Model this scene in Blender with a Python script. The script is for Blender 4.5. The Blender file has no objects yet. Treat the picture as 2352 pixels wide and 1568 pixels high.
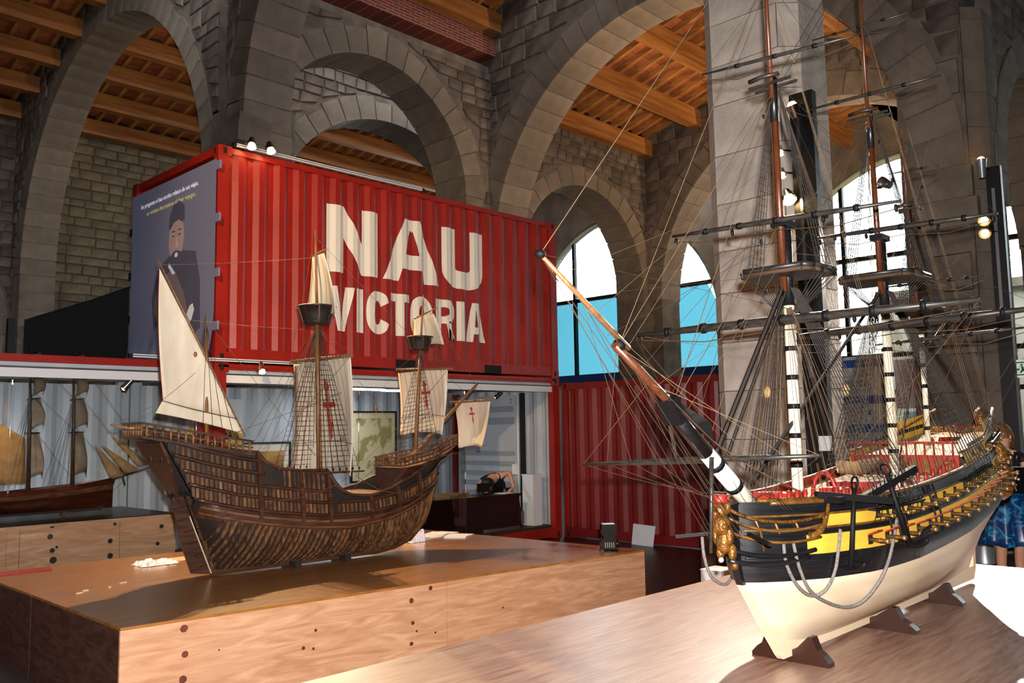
import bpy, math, random
from mathutils import Vector, Matrix
V = Vector
RND = random.Random(11)
pi = math.pi
SC = bpy.context.scene
COL = SC.collection

# ------------------------------------------------------------------ camera
FPX, CXP, CYP, CAMH = 2003.0, 1176.0, 784.0, 1.75
_y, _p, _r = math.radians(44.0), math.radians(5.76), math.radians(-0.95)
FW = V((math.cos(_y)*math.cos(_p), math.sin(_y)*math.cos(_p), math.sin(_p)))
_rt = V((math.sin(_y), -math.cos(_y), 0)); _up = _rt.cross(FW)
RT = math.cos(_r)*_rt + math.sin(_r)*_up
UP = math.cos(_r)*_up - math.sin(_r)*_rt
CAM = V((0, 0, CAMH))
cd = bpy.data.cameras.new('camera'); cam = bpy.data.objects.new('camera', cd); COL.objects.link(cam)
cd.sensor_width = 36; cd.lens = 36*FPX/2352; cd.clip_start = .05; cd.clip_end = 300
cam.matrix_world = Matrix(((RT.x, UP.x, -FW.x, 0), (RT.y, UP.y, -FW.y, 0), (RT.z, UP.z, -FW.z, CAMH), (0, 0, 0, 1)))
SC.camera = cam
SC.view_settings.view_transform = 'Standard'; SC.view_settings.look = 'None'
SC.view_settings.exposure = 0.0; SC.view_settings.gamma = 1; SC.view_settings.use_curve_mapping = False
SC.cycles.max_bounces = 5; SC.cycles.diffuse_bounces = 3; SC.cycles.glossy_bounces = 2
SC.cycles.transparent_max_bounces = 8; SC.cycles.use_adaptive_sampling = True; SC.cycles.adaptive_threshold = .12; SC.cycles.adaptive_min_samples = 12; SC.cycles.caustics_reflective = False; SC.cycles.caustics_refractive = False
SC.cycles.sample_clamp_indirect = 4

# ------------------------------------------------------------------ world: bright overcast sky
W = bpy.data.worlds.new('overcast_sky'); SC.world = W; W.use_nodes = True
_bg = W.node_tree.nodes['Background']; _bg.inputs['Color'].default_value = (.93, .97, 1, 1); _bg.inputs['Strength'].default_value = 8.0

def lamp(name, kind, loc, power, col=(1, 1, 1), size=.1, target=None, spot=60, blend=.6):
    d = bpy.data.lights.new(name, kind); o = bpy.data.objects.new(name, d); COL.objects.link(o)
    o.location = loc; d.energy = power; d.color = col
    if kind == 'AREA': d.shape = 'DISK'; d.size = size
    elif kind == 'SUN': d.angle = size
    else: d.shadow_soft_size = size
    if kind == 'SPOT': d.spot_size = math.radians(spot); d.spot_blend = blend
    if target is not None: o.rotation_euler = (V(target)-V(loc)).to_track_quat('-Z', 'Y').to_euler()
    return o
# the photographer's flash, on the hot shoe above the lens
lamp('camera_flash', 'SPOT', CAM+UP*.13+RT*.05+FW*.03, 2700, (1, .97, .95), .03, CAM+FW*5+UP*.3, 92, .5)

# ------------------------------------------------------------------ geometry from measured sight lines
def ray(x, y): return FW + RT*((x-CXP)/FPX) - UP*((y-CYP)/FPX)
def at(ax, v, x, y):
    d = ray(x, y); t = (v-CAM[ax])/d[ax]; return CAM+d*t
def pix(P):
    q = V(P)-CAM; z = q.dot(FW)
    if z < .1: return None
    return CXP+FPX*q.dot(RT)/z, CYP-FPX*q.dot(UP)/z
def seen(P, m=160):
    p = pix(P); return p is not None and -m < p[0] < 2352+m and -m < p[1] < 1568+m

class MB:
    def __init__(s): s.v = []; s.f = []; s.sm = []
    def add(s, vs, fs, sm=False):
        n = len(s.v); s.v += [tuple(p) for p in vs]; s.f += [tuple(i+n for i in f) for f in fs]; s.sm += [sm]*len(fs); return s
    def box(s, x0, x1, y0, y1, z0, z1):
        vs = [(x, y, z) for z in (z0, z1) for y in (y0, y1) for x in (x0, x1)]
        return s.add(vs, [(0, 2, 3, 1), (4, 5, 7, 6), (0, 1, 5, 4), (2, 6, 7, 3), (0, 4, 6, 2), (1, 3, 7, 5)])
    def cbox(s, c, sx, sy, sz, rz=0., ry=0.):
        m = Matrix.Rotation(rz, 3, 'Z') @ Matrix.Rotation(ry, 3, 'Y')
        vs = [V(c)+m @ V((x*sx/2, y*sy/2, z*sz/2)) for z in (-1, 1) for y in (-1, 1) for x in (-1, 1)]
        return s.add(vs, [(0, 2, 3, 1), (4, 5, 7, 6), (0, 1, 5, 4), (2, 6, 7, 3), (0, 4, 6, 2), (1, 3, 7, 5)])
    def bar(s, a, b, w, h, up=(0, 0, 1)):
        a, b = V(a), V(b); d = (b-a).normalized(); sd = d.cross(V(up))
        if sd.length < 1e-4: sd = d.cross(V((1, 0, 0)))
        sd.normalize(); u = sd.cross(d); sd *= w/2; u *= h/2
        return s.add([a-sd-u, a+sd-u, a+sd+u, a-sd+u, b-sd-u, b+sd-u, b+sd+u, b-sd+u],
                     [(3, 2, 1, 0), (4, 5, 6, 7), (0, 1, 5, 4), (1, 2, 6, 5), (2, 3, 7, 6), (3, 0, 4, 7)])
    def tube(s, pts, r, n=6, cap=True, sm=True):
        pts = [V(p) for p in pts]; m = len(pts)
        rs = r if isinstance(r, (list, tuple)) else [r]*m
        t0 = (pts[1]-pts[0]).normalized(); ref = V((0, 0, 1)) if abs(t0.z) < .9 else V((1, 0, 0))
        nx = t0.cross(ref).normalized(); vs = []
        for i, p in enumerate(pts):
            t = (pts[min(i+1, m-1)]-pts[max(i-1, 0)]); t = t.normalized() if t.length > 1e-9 else t0
            nx = (nx-t*nx.dot(t)); nx = nx.normalized() if nx.length > 1e-6 else t.orthogonal().normalized()
            ny = t.cross(nx)
            for k in range(n):
                a = 2*pi*k/n; vs.append(p+(nx*math.cos(a)+ny*math.sin(a))*rs[i])
        fs = [(i*n+k, i*n+(k+1) % n, (i+1)*n+(k+1) % n, (i+1)*n+k) for i in range(m-1) for k in range(n)]
        s.add(vs, fs, sm)
        if cap:
            b = len(s.v)-m*n
            s.f += [tuple(b+k for k in range(n-1, -1, -1)), tuple(b+(m-1)*n+k for k in range(n))]; s.sm += [False, False]
        return s
    def grid(s, rows, sm=True, close=False):
        n = len(rows[0]); vs = [p for r in rows for p in r]; k = n if close else n-1
        return s.add(vs, [(i*n+j, i*n+(j+1) % n, (i+1)*n+(j+1) % n, (i+1)*n+j) for i in range(len(rows)-1) for j in range(k)], sm)
    def prism(s, poly, d, sm=False):                 # poly: 3D points, d: extrusion vector
        n = len(poly); d = V(d); vs = [V(p) for p in poly]+[V(p)+d for p in poly]
        s.add(vs, [tuple(range(n-1, -1, -1)), tuple(range(n, 2*n))])
        return s.add(vs, [(i, (i+1) % n, n+(i+1) % n, n+i) for i in range(n)], sm)
    def lathe(s, prof, c=(0, 0, 0), n=12, ax=2, sm=True):  # prof: (radius, height)
        c = V(c); rows = []
        for r, h in prof:
            row = []
            for k in range(n):
                a = 2*pi*k/n; p = [r*math.cos(a), r*math.sin(a)]
                q = (p[0], p[1], h) if ax == 2 else ((h, p[0], p[1]) if ax == 0 else (p[1], h, p[0]))
                row.append(c+V(q))
            rows.append(row)
        s.grid(rows, sm, True); b = len(s.v)-n*len(rows)
        s.f += [tuple(b+k for k in range(n-1, -1, -1)), tuple(b+(len(rows)-1)*n+k for k in range(n))]; s.sm += [False, False]
        return s
    def ball(s, c, r, n=10, m=6, sc=(1, 1, 1)):
        rows = [[V(c)+V((r*sc[0]*math.sin(pi*i/m)*math.cos(2*pi*k/n), r*sc[1]*math.sin(pi*i/m)*math.sin(2*pi*k/n), r*sc[2]*math.cos(pi*i/m))) for k in range(n)] for i in range(m+1)]
        return s.grid(rows, True, True)
    def mesh(s, name):
        me = bpy.data.meshes.new(name); me.from_pydata(s.v, [], s.f)
        me.polygons.foreach_set('use_smooth', s.sm); me.update(); return me
    def obj(s, name, mat, parent=None, loc=None):
        return link(name, s.mesh(name), mat, parent, loc)

def link(name, me, mat, parent=None, loc=None):
    if mat is not None and not me.materials: me.materials.append(mat)
    o = bpy.data.objects.new(name, me); COL.objects.link(o)
    if parent is not None: o.parent = parent
    if loc is not None: o.location = loc
    return o
def tag(o, label, cat, group=None):
    o['label'] = label; o['category'] = cat
    if group: o['group'] = group
    return o
def thing(name, label, cat, loc=(0, 0, 0), rz=0., group=None):
    o = bpy.data.objects.new(name, None); COL.objects.link(o); o.location = loc; o.rotation_euler = (0, 0, rz); o.empty_display_size = .1
    return tag(o, label, cat, group)
def struct(o, label=None):
    o['kind'] = 'structure'
    if label: o['label'] = label
    return o
def sroot(name, label):
    o = bpy.data.objects.new(name, None); COL.objects.link(o); return struct(o, label)

# ------------------------------------------------------------------ materials
def hx(h):
    h = h.lstrip('#'); c = [int(h[i:i+2], 16)/255 for i in (0, 2, 4)]
    return tuple(x/12.92 if x <= .04045 else ((x+.055)/1.055)**2.4 for x in c)+(1,)
MT = {}
def mat(name, col, rough=.6, metal=0., col2=None, scale=6., stretch=(1, 1, 1), bump=0., bscale=None, rnd=0., kind='noise', spec=.5, lo=.35, hi=.65, emit=None, estr=0., col3=None, alpha=1., trans=0., coat=0., ior=1.5, detail=3., distort=0.):
    detail = min(detail, 8)
    m = bpy.data.materials.new(name); m.use_nodes = True; MT[name] = m; nt = m.node_tree; N = nt.nodes; L = nt.links
    b = N['Principled BSDF']; b.inputs['Roughness'].default_value = rough; b.inputs['Metallic'].default_value = metal
    b.inputs['Specular IOR Level'].default_value = spec; b.inputs['Coat Weight'].default_value = coat; b.inputs['IOR'].default_value = ior; b.inputs['Coat IOR'].default_value = ior; b.inputs['Coat Roughness'].default_value = rough*.8
    c = hx(col) if isinstance(col, str) else tuple(col)+(1,)
    b.inputs['Base Color'].default_value = c; out = None
    if alpha < 1: b.inputs['Alpha'].default_value = alpha
    if trans: b.inputs['Transmission Weight'].default_value = trans
    if col2 or bump:
        tc = N.new('ShaderNodeTexCoord'); mp = N.new('ShaderNodeMapping'); mp.inputs['Scale'].default_value = stretch
        L.new(tc.outputs['Object'], mp.inputs['Vector'])
    if col2:
        if kind == 'wave':
            tx = N.new('ShaderNodeTexWave'); tx.inputs['Scale'].default_value = scale; tx.inputs['Distortion'].default_value = distort or 6; tx.inputs['Detail'].default_value = 3; tx.inputs['Detail Scale'].default_value = 1.2
        else:
            tx = N.new('ShaderNodeTexNoise'); tx.inputs['Scale'].default_value = scale; tx.inputs['Detail'].default_value = detail; tx.inputs['Distortion'].default_value = distort
        L.new(mp.outputs[0], tx.inputs['Vector'])
        rp = N.new('ShaderNodeValToRGB'); rp.color_ramp.elements[0].position = lo; rp.color_ramp.elements[1].position = hi
        rp.color_ramp.elements[0].color = c; rp.color_ramp.elements[1].color = hx(col2)
        if col3: e = rp.color_ramp.elements.new((lo+hi)/2); e.color = hx(col3)
        L.new(tx.outputs['Fac'] if 'Fac' in tx.outputs else tx.outputs[0], rp.inputs['Fac']); out = rp.outputs['Color']
    if rnd:
        oi = N.new('ShaderNodeObjectInfo'); mr = N.new('ShaderNodeMapRange'); mr.inputs['To Min'].default_value = 1-rnd; mr.inputs['To Max'].default_value = 1+rnd
        L.new(oi.outputs['Random'], mr.inputs['Value'])
        mx = N.new('ShaderNodeMix'); mx.data_type = 'RGBA'; mx.blend_type = 'MULTIPLY'; mx.inputs[0].default_value = 1
        if out is not None: L.new(out, mx.inputs[6])
        else: mx.inputs[6].default_value = c
        L.new(mr.outputs[0], mx.inputs[7]); out = mx.outputs[2]
    if out is not None: L.new(out, b.inputs['Base Color'])
    if bump:
        t2 = N.new('ShaderNodeTexNoise'); t2.inputs['Scale'].default_value = bscale or scale*3; t2.inputs['Detail'].default_value = 2.5
        L.new(mp.outputs[0], t2.inputs['Vector']); bp = N.new('ShaderNodeBump'); bp.inputs['Strength'].default_value = min(1, bump); bp.inputs['Distance'].default_value = .02*max(1, bump)
        L.new(t2.outputs['Fac'], bp.inputs['Height']); L.new(bp.outputs[0], b.inputs['Normal'])
    if emit:
        b.inputs['Emission Color'].default_value = hx(emit); b.inputs['Emission Strength'].default_value = estr
    return m
def glassy(name, tint, gloss=.06, rough=.02):
    m = bpy.data.materials.new(name); m.use_nodes = True; nt = m.node_tree; N = nt.nodes; L = nt.links; N.remove(N['Principled BSDF'])
    t = N.new('ShaderNodeBsdfTransparent'); t.inputs[0].default_value = hx(tint) if isinstance(tint, str) else tint; g = N.new('ShaderNodeBsdfGlossy'); g.inputs['Roughness'].default_value = rough
    fr = N.new('ShaderNodeFresnel'); fr.inputs['IOR'].default_value = 1.45; mx = N.new('ShaderNodeMixShader')
    L.new(fr.outputs[0], mx.inputs[0]); L.new(t.outputs[0], mx.inputs[1]); L.new(g.outputs[0], mx.inputs[2]); L.new(mx.outputs[0], N['Material Output'].inputs[0])
    return m
def striped(name, cols, axis, period, rough=.8):
    m = mat(name, cols[0], rough); nt = m.node_tree; N = nt.nodes; L = nt.links
    tc = N.new('ShaderNodeTexCoord'); sp = N.new('ShaderNodeSeparateXYZ'); L.new(tc.outputs['Object'], sp.inputs[0])
    mo = N.new('ShaderNodeMath'); mo.operation = 'PINGPONG'; mo.inputs[1].default_value = period; L.new(sp.outputs[axis], mo.inputs[0])
    dv = N.new('ShaderNodeMath'); dv.operation = 'DIVIDE'; dv.inputs[1].default_value = period; L.new(mo.outputs[0], dv.inputs[0])
    rp = N.new('ShaderNodeValToRGB'); rp.color_ramp.elements[0].color = hx(cols[0]); rp.color_ramp.elements[1].color = hx(cols[1]); rp.color_ramp.elements[0].position = .75; rp.color_ramp.elements[1].position = .9
    L.new(dv.outputs[0], rp.inputs[0]); L.new(rp.outputs[0], N['Principled BSDF'].inputs['Base Color']); return m

M_mortar = mat('lime_mortar', '#776b60', .95, col2='#5a4e45', scale=3, bump=.5, bscale=30)
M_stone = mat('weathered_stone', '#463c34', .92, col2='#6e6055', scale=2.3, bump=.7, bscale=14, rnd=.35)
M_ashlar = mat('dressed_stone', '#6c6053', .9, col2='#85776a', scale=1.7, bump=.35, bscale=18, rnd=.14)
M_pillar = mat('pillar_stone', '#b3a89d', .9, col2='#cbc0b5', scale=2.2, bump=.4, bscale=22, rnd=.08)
M_rubble = mat('rubble_core', '#4d4036', .95, col2='#7a6655', scale=6, bump=1, bscale=9)
M_beam = mat('pine_beam', '#8a5424', .6, col2='#ad7238', scale=3, stretch=(.25, 4, 4), bump=.15, rnd=.12)
M_joist = mat('pine_joist', '#8a5a2a', .6, col2='#b07c40', scale=4, stretch=(4, .4, 4), rnd=.15)
M_tile = mat('clay_roof_tile', '#8f4526', .85, col2='#a96036', scale=5, bump=.2, rnd=.3)
M_deck = mat('roof_underside', '#3a1f12', .9)
M_brick = bpy.data.materials.new('red_brickwork')
def _brick():
    M_brick.use_nodes = True; N = M_brick.node_tree.nodes; L = M_brick.node_tree.links; t = N.new('ShaderNodeTexBrick')
    tc = N.new('ShaderNodeTexCoord'); mp = N.new('ShaderNodeMapping'); mp.inputs['Rotation'].default_value = (pi/2, 0, 0); L.new(tc.outputs['Object'], mp.inputs[0]); L.new(mp.outputs[0], t.inputs['Vector'])
    t.inputs['Scale'].default_value = 1; t.inputs['Brick Width'].default_value = .28; t.inputs['Row Height'].default_value = .06; t.inputs['Mortar Size'].default_value = .008
    t.inputs['Color1'].default_value = hx('#7a3020'); t.inputs['Color2'].default_value = hx('#5f2518'); t.inputs['Mortar'].default_value = hx('#8a7668')
    L.new(t.outputs['Color'], N['Principled BSDF'].inputs['Base Color']); N['Principled BSDF'].inputs['Roughness'].default_value = .9
_brick()
M_floor = mat('dark_floorboards', '#2a1811', .38, col2='#3d241a', scale=5, stretch=(.6, 8, 1), bump=.1)
M_black = mat('black_metal', '#0b0b0c', .45)
M_white = mat('white_paint', '#d9dce0', .5)
M_steel = mat('brushed_steel', '#b9bcc0', .3, 1)
M_glass = glassy('clear_glass', '#f4fbfb'); M_cyan = glassy('cyan_film_glass', (.15, .295, .335, 1)); M_case = glassy('case_glass', '#f9fbfb')

# ================================================================== the hall: stone naves, arches and timber roofs
XZ, XA, XB, XC, XE = 1.3, 7.1, 12.9, 18.6, 24.3
fl = MB().box(-9, 40, -9, 32, -.2, 0).obj('floor', M_floor); struct(fl, 'dark reddish brown timber floor of the hall')

def plane(ax, c):          # maps (u, z) on a wall face to a point; ax 0: wall in plane X=c, u is Y; ax 1: wall in plane Y=c, u is X
    return (lambda u, z, d=0: V((c+d, u, z))) if ax == 0 else (lambda u, z, d=0: V((u, c+d, z)))
def stone(P, q, root, m, d=-.035, name='stone'):   # a chamfered block standing proud of the wall face
    c = (sum(u for u, _ in q)/4, sum(z for _, z in q)/4); k = .9
    f = [(c[0]+(u-c[0])*k, c[1]+(z-c[1])*k) for u, z in q]
    vs = [P(u, z, .02) for u, z in q]+[P(u, z, d*.55) for u, z in q]+[P(u, z, d) for u, z in f]
    fs = [(8, 9, 10, 11)]+[(i, (i+1) % 4, 4+(i+1) % 4, 4+i) for i in range(4)]+[(4+i, 4+(i+1) % 4, 8+(i+1) % 4, 8+i) for i in range(4)]
    ctr = P(*c); b = MB().add([v-ctr for v in vs], fs)
    return b.obj(name, m, root, ctr)
def wall(name, label, ax, c, u0, u1, z0, z1, th, arch=None, ch=(.17, .3), cw=(.25, .6), m=M_stone, mcore=M_mortar, ring=.5, top=None, stones=True, jambs=True, vous=None, back=False, maxn=300, zmin=0, urange=None, mv=None):
    """wall face at c (th behind it) with an optional round arch (uc, zc, r) open to the floor; stones and voussoirs are parts"""
    P = plane(ax, c); mv = mv or M_ashlar
    if arch:
        uc, zc, r = arch; n = 40
        o = [(u0, z0), (uc-r, z0)]+[(uc-r*math.cos(pi*i/n), zc+r*math.sin(pi*i/n)) for i in range(n+1)]+[(uc+r, z0), (u1, z0)]
        if uc-r <= u0+.01: o = o[2:] if uc-r < u0 else o
    else: o = [(u0, z0), (u1, z0)]
    o += (top or [(u1, z1), (u0, z1)])
    dv = V((th, 0, 0)) if ax == 0 else V((0, th, 0))
    root = MB().prism([P(u, z) for u, z in o], dv).obj(name, mcore); struct(root, label)
    rx = (arch[2]+ring) if arch else 0
    if arch:                      # voussoirs
        uc, zc, r = arch; nv = vous or max(9, int(pi*r/.42)); zj = zc; g = .012/r
        for i in range(nv):
            a0, a1 = pi*i/nv+g, pi*(i+1)/nv-g; rr = rx+RND.uniform(-.06, .08)
            if not (seen(P(uc-r*math.cos((a0+a1)/2), zc+r*math.sin((a0+a1)/2)), 120)): continue
            am = (a0+a1)/2
            pl = [(uc-(r-.015)*math.cos(a), zc+(r-.015)*math.sin(a)) for a in (a0, am, a1)]+[(uc-rr*math.cos(a), zc+rr*math.sin(a)) for a in (a1, am, a0)]
            ctr = P(uc-r*math.cos(am), zc+r*math.sin(am)); nn = 6; e = .025
            MB().prism([P(u, z, -e)-ctr for u, z in pl], dv*(1+2*e/th)).obj('voussoir', mv, root, ctr)
        if jambs:
            for sgn in (-1, 1):
                z = zc
                while z > max(zmin, z0):
                    h = RND.uniform(.34, .52); za = z-h; w = ring+RND.uniform(-.12, .2)
                    ua, ub = sorted((uc+sgn*(r-.015), uc+sgn*(r+w)))
                    if seen(P((ua+ub)/2, z-h/2), 60):
                        lo, hi = P(ua, za+.006, -.025), P(ub, z-.006, th+.025); ctr = (lo+hi)/2
                        MB().box(*[q for k in range(3) for q in (lo[k]-ctr[k], hi[k]-ctr[k])]).obj('jamb_stone', mv, root, ctr)
                    z = za
    if not stones: return root
    cand = []; z = max(z0, zmin)
    while z < z1+2.5:
        h = RND.uniform(*ch); u = u0
        while u < u1:
            w = RND.uniform(*cw); ue = min(u+w, u1); g = .012; j = lambda: RND.uniform(-.014, .014)
            q = [(u+g+j(), z+g+j()), (ue-g+j(), z+g+j()), (ue-g+j(), z+h-g+j()), (u+g+j(), z+h-g+j())]; cu, cz = (u+ue)/2, z+h/2; u = ue
            ok = seen(P(cu, cz), 60) and (urange is None or urange[0] < cu < urange[1])
            zt = z1
            if top:           # gable line
                tp = sorted(top)
                for (a, za), (b, zb) in zip(tp, tp[1:]):
                    if a <= cu <= b: zt = za+(zb-za)*(cu-a)/max(1e-6, b-a)
            if cz+h/2 > zt: ok = False
            if ok and arch:
                uc, zc, r = arch
                if cz < zc: ok = abs(cu-uc) > rx+.18+(ue-cu)
                else:
                    if math.hypot(cu-uc, cz-zc) < rx+.1: ok = False
                    nq = []
                    for a, b in q:
                        d = math.hypot(a-uc, b-zc)
                        if b > zc and d < rx+.1: s = (rx+.1)/d; a, b = uc+(a-uc)*s, zc+(b-zc)*s
                        nq.append((a, b))
                    q = nq
            if ok and ue-cu > .04: cand.append(q)
        z += h
    if len(cand) > maxn: cand = RND.sample(cand, maxn)
    for q in cand: stone(P, q, root, m, -.03-RND.random()*.02)
    return root
def block_pillar(name, label, poly, z0, z1, m=M_pillar, h=(.42, .6)):
    root = MB().prism([V((x, y, z0)) for x, y in poly], (0, 0, z1-z0)).obj(name, M_mortar); tag(root, label, 'pillar')
    cx, cy = sum(p[0] for p in poly)/len(poly), sum(p[1] for p in poly)/len(poly); n = len(poly); z = z0; k = 0
    while z < z1-.05:
        hh = min(RND.uniform(*h), z1-z)
        for a in range(0, n, 2):                       # each course: blocks turning the corners
            s = (a+k) % n; pts = [poly[s], poly[(s+1) % n], poly[(s+2) % n]]
            out = [(cx+(x-cx)*1.018, cy+(y-cy)*1.018) for x, y in pts]
            for e, f in ((0, 1), (2, 1)):              # narrow vertical joints
                out[e] = (out[e][0]+(out[f][0]-out[e][0])*.012, out[e][1]+(out[f][1]-out[e][1])*.012)
            ring = out+[(cx+(x-cx)*.7, cy+(y-cy)*.7) for x, y in reversed(pts)]; ctr = V((cx, cy, z))
            if seen(V((pts[1][0], pts[1][1], z+hh/2)), 100):
                MB().prism([V((x, y, z+.005))-ctr for x, y in ring], (0, 0, hh-.01)).obj('stone_block', m, root, ctr)
        z += hh; k = 1-k
    return root
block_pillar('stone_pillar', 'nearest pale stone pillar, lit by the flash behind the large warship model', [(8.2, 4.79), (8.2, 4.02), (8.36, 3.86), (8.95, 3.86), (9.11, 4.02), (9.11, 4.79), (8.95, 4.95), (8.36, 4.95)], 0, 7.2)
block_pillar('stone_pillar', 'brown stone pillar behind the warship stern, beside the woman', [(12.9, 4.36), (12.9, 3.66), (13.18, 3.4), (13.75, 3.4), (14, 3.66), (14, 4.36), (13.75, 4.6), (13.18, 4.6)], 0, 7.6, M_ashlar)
block_pillar('stone_pillar', 'tall stone pier rising behind the left end of the red upper container', [(7.1, 14.1), (7.1, 13.15), (7.25, 13), (8.0, 13), (8.15, 13.15), (8.15, 14.1), (8.0, 14.25), (7.25, 14.25)], 2, 7.4, M_ashlar)
block_pillar('stone_pillar', 'far stone pillar between the two cyan arched windows', [(18.6, 13.5), (18.6, 12.9), (18.8, 12.7), (19.2, 12.7), (19.4, 12.9), (19.4, 13.5), (19.2, 13.7), (18.8, 13.7)], 0, 6.4, M_ashlar)

# longitudinal wall of nave A (plane Y=13), the double wall behind it, and their arches
wall('wall_north', 'stone wall with a round arch above the red container', 1, 13, 7.6, 12.92, 0, 9.6, .9, (9.85, 6.6, 2.3), ch=(.18, .32), cw=(.28, .62), zmin=4.6)
wall('wall_north_inner', 'dark rubble wall with a second arch seen through the first', 1, 15.3, 8.15, 16.4, 0, 10.6, .8, (12.0, 5.75, 3.0), ring=.45, ch=(.16, .28), cw=(.2, .5), zmin=4.8)
wall('wall_north_far', 'stone wall with a lower arch beyond the big arch', 1, 13, 13.75, 18.6, 0, 9.3, .8, (16.08, 5.3, 2.27), ring=.4, ch=(.16, .26), cw=(.22, .5), zmin=3.5)
# diaphragm walls across the naves (planes X=const)
def gable(u0, u1, ze, ur, zr): return [(u1, ze), (ur, zr), (u0, ze)]
wall('wall_east', 'stone wall with the widest round arch behind the warship masts', 0, XB, 3.6, 13.1, 0, 9.2, .85, (8.62, 5.3, 4.31), ring=.62, top=[(13.1, 10.75), (8.4, 12.75), (3.6, 10.75)], ch=(.22, .36), cw=(.35, .75), zmin=4.5, jambs=True)
wall('wall_east_far', 'farther stone arch crossing the nave', 0, XC, 3.6, 13.1, 0, 9.2, .8, (8.5, 5.0, 4.1), ring=.5, top=[(13.1, 9.5), (8.4, 10.8), (3.6, 9.5)], ch=(.22, .36), cw=(.35, .75), zmin=4.5, jambs=False)
wall('wall_west', 'stone wall with the tall arch left of the red container', 0, XA, 13.9, 25.6, 0, 10, .8, (19.3, 5.9, 4.95), ring=.42, top=[(25.6, 10.6), (19.3, 12), (13.9, 10.6)], ch=(.22, .36), cw=(.35, .7), zmin=2.4)
wall('wall_west_near', 'arch of the nave springing overhead from the tall pier', 0, XA, 3.6, 13.6, 6.9, 9.2, .85, (8.5, 6.9, 4.5), ring=.5, top=[(13.6, 10.9), (8.4, 12.2), (3.6, 10.9)], ch=(.22, .36), cw=(.35, .7), zmin=7, jambs=False)
wall('wall_back', 'coursed stone wall seen through the tall left arch', 1, 25, 7.9, 18, 0, 10.2, .6, None, ch=(.2, .3), cw=(.35, .8), m=mat('coursed_stone', '#5a5040', .92, col2='#7d7058', scale=3, bump=.6, bscale=16, rnd=.22), zmin=3.0, urange=(7.9, 12.6), mcore=mat('coursed_mortar', '#5f5646', .95, col2='#4d4538', scale=3, bump=.5, bscale=30))
wall('wall_back_left', 'dark stone wall at the far left edge', 1, 25, 0, 7.2, 0, 10.6, .6, (3.4, 4.4, 3.25), ring=.4, ch=(.2, .34), cw=(.25, .6), zmin=2.4)
wall('wall_right', 'stone arcade wall to the right of the brown pillar', 1, 3.4, 13.7, 18.6, 5, 9.6, .9, (16.0, 5.3, 2.1), ring=.45, ch=(.22, .36), cw=(.35, .7), zmin=5)
# plain outer shell that closes the hall
MB().box(-9.2, -9, -9, 32, 0, 12).obj('wall_rear', M_mortar); struct(bpy.data.objects['wall_rear'])
MB().box(-9, 24.3, -9.2, -9, 0, 12).obj('wall_south', M_mortar); struct(bpy.data.objects['wall_south'])
MB().box(-9, 24.3, 31.8, 32, 0, 12).obj('wall_outer', M_mortar); struct(bpy.data.objects['wall_outer'])
bb = MB().box(7.95, 12.92, 12.78, 13.3, 9.75, 10.28).obj('trim_brick', M_brick); struct(bb, 'band of thin red bricks under the roof beam')

# end facade with glazed arches (plane X = XE)
def facade(i, uc, zc, r, cyan, lab, u0, u1):
    P = plane(0, XE)
    root = sroot('window_%d' % i, lab)
    n = 32; o = [(u0, 0), (uc-r, 0)]+[(uc-r*math.cos(pi*k/n), zc+r*math.sin(pi*k/n)) for k in range(n+1)]+[(uc+r, 0), (u1, 0), (u1, 11.5), (u0, 11.5)]
    MB().prism([P(u, z) for u, z in o], (.5, 0, 0)).obj('surround', M_ashlar, root)
    fr = []
    arc = [P(uc-(r-.06)*math.cos(pi*k/n), zc+(r-.06)*math.sin(pi*k/n), .2) for k in range(n+1)]
    MB().tube(arc, .09, 6).obj('arch_frame', mat('pale_green_frame', '#b9c4ae', .5), root)
    ms = [uc-r+.1+k*(2*r-.2)/4 for k in range(5)]
    for k, u in enumerate(ms):
        zt = zc+math.sqrt(max(.05, (r-.05)**2-(u-uc)**2))
        MB().box(XE+.15, XE+.28, u-.055, u+.055, 0, zt).obj('mullion', M_black, root)
    for z in (3.62, 6.4, 2.6):
        w = math.sqrt(r*r-max(0, z-zc)**2)
        MB().box(XE+.14, XE+.29, uc-w, uc+w, z-.06, z+.06).obj('transom', M_black, root)
    for k in range(4):
        a, b = ms[k]+.055, ms[k+1]-.055
        for z0, z1, mm in ((0, 3.56, M_glass), (3.68, 6.34, M_cyan if cyan else M_glass)):
            MB().box(XE+.2, XE+.215, a, b, z0, z1).obj('pane', mm, root)
        q = [(a, 6.46), (b, 6.46)]+[(b+(a-b)*t/6, zc+math.sqrt(max(.02, (r-.12)**2-(b+(a-b)*t/6-uc)**2))) for t in range(7)]
        MB().prism([P(u, z, .2) for u, z in q], (.015, 0, 0)).obj('pane', M_glass, root)
    return root
facade(1, 8.3, 5.1, 4.1, False, 'arched glazed window behind the warship masts', 3.6, 13.3)
facade(2, 18.4, 5.1, 4.1, True, 'arched window with cyan lower panes beside the red container', 13.3, 24)
facade(3, -1.0, 5.1, 4.1, False, 'arched window at the right edge behind the woman', -9, 3.6)
sl = MB().box(XE-.25, XE, 13.9, 22.6, 3.3, 3.62).obj('trim_sill', mat('navy_band', '#12336b', .5)); struct(sl, 'navy blue band below the cyan panes')
sw = MB().box(XE-.2, XE-.02, 13.9, 22.6, 0, 3.3).obj('wall_under_window', mat('pale_grey_wall', '#b5b0a8', .8)); struct(sw)
# what the glass looks out on
gd = MB().box(25, 120, -60, 90, -.3, -.05).obj('outer_ground', mat('pale_paving', '#a8a8a0', .9)); struct(gd)

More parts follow.
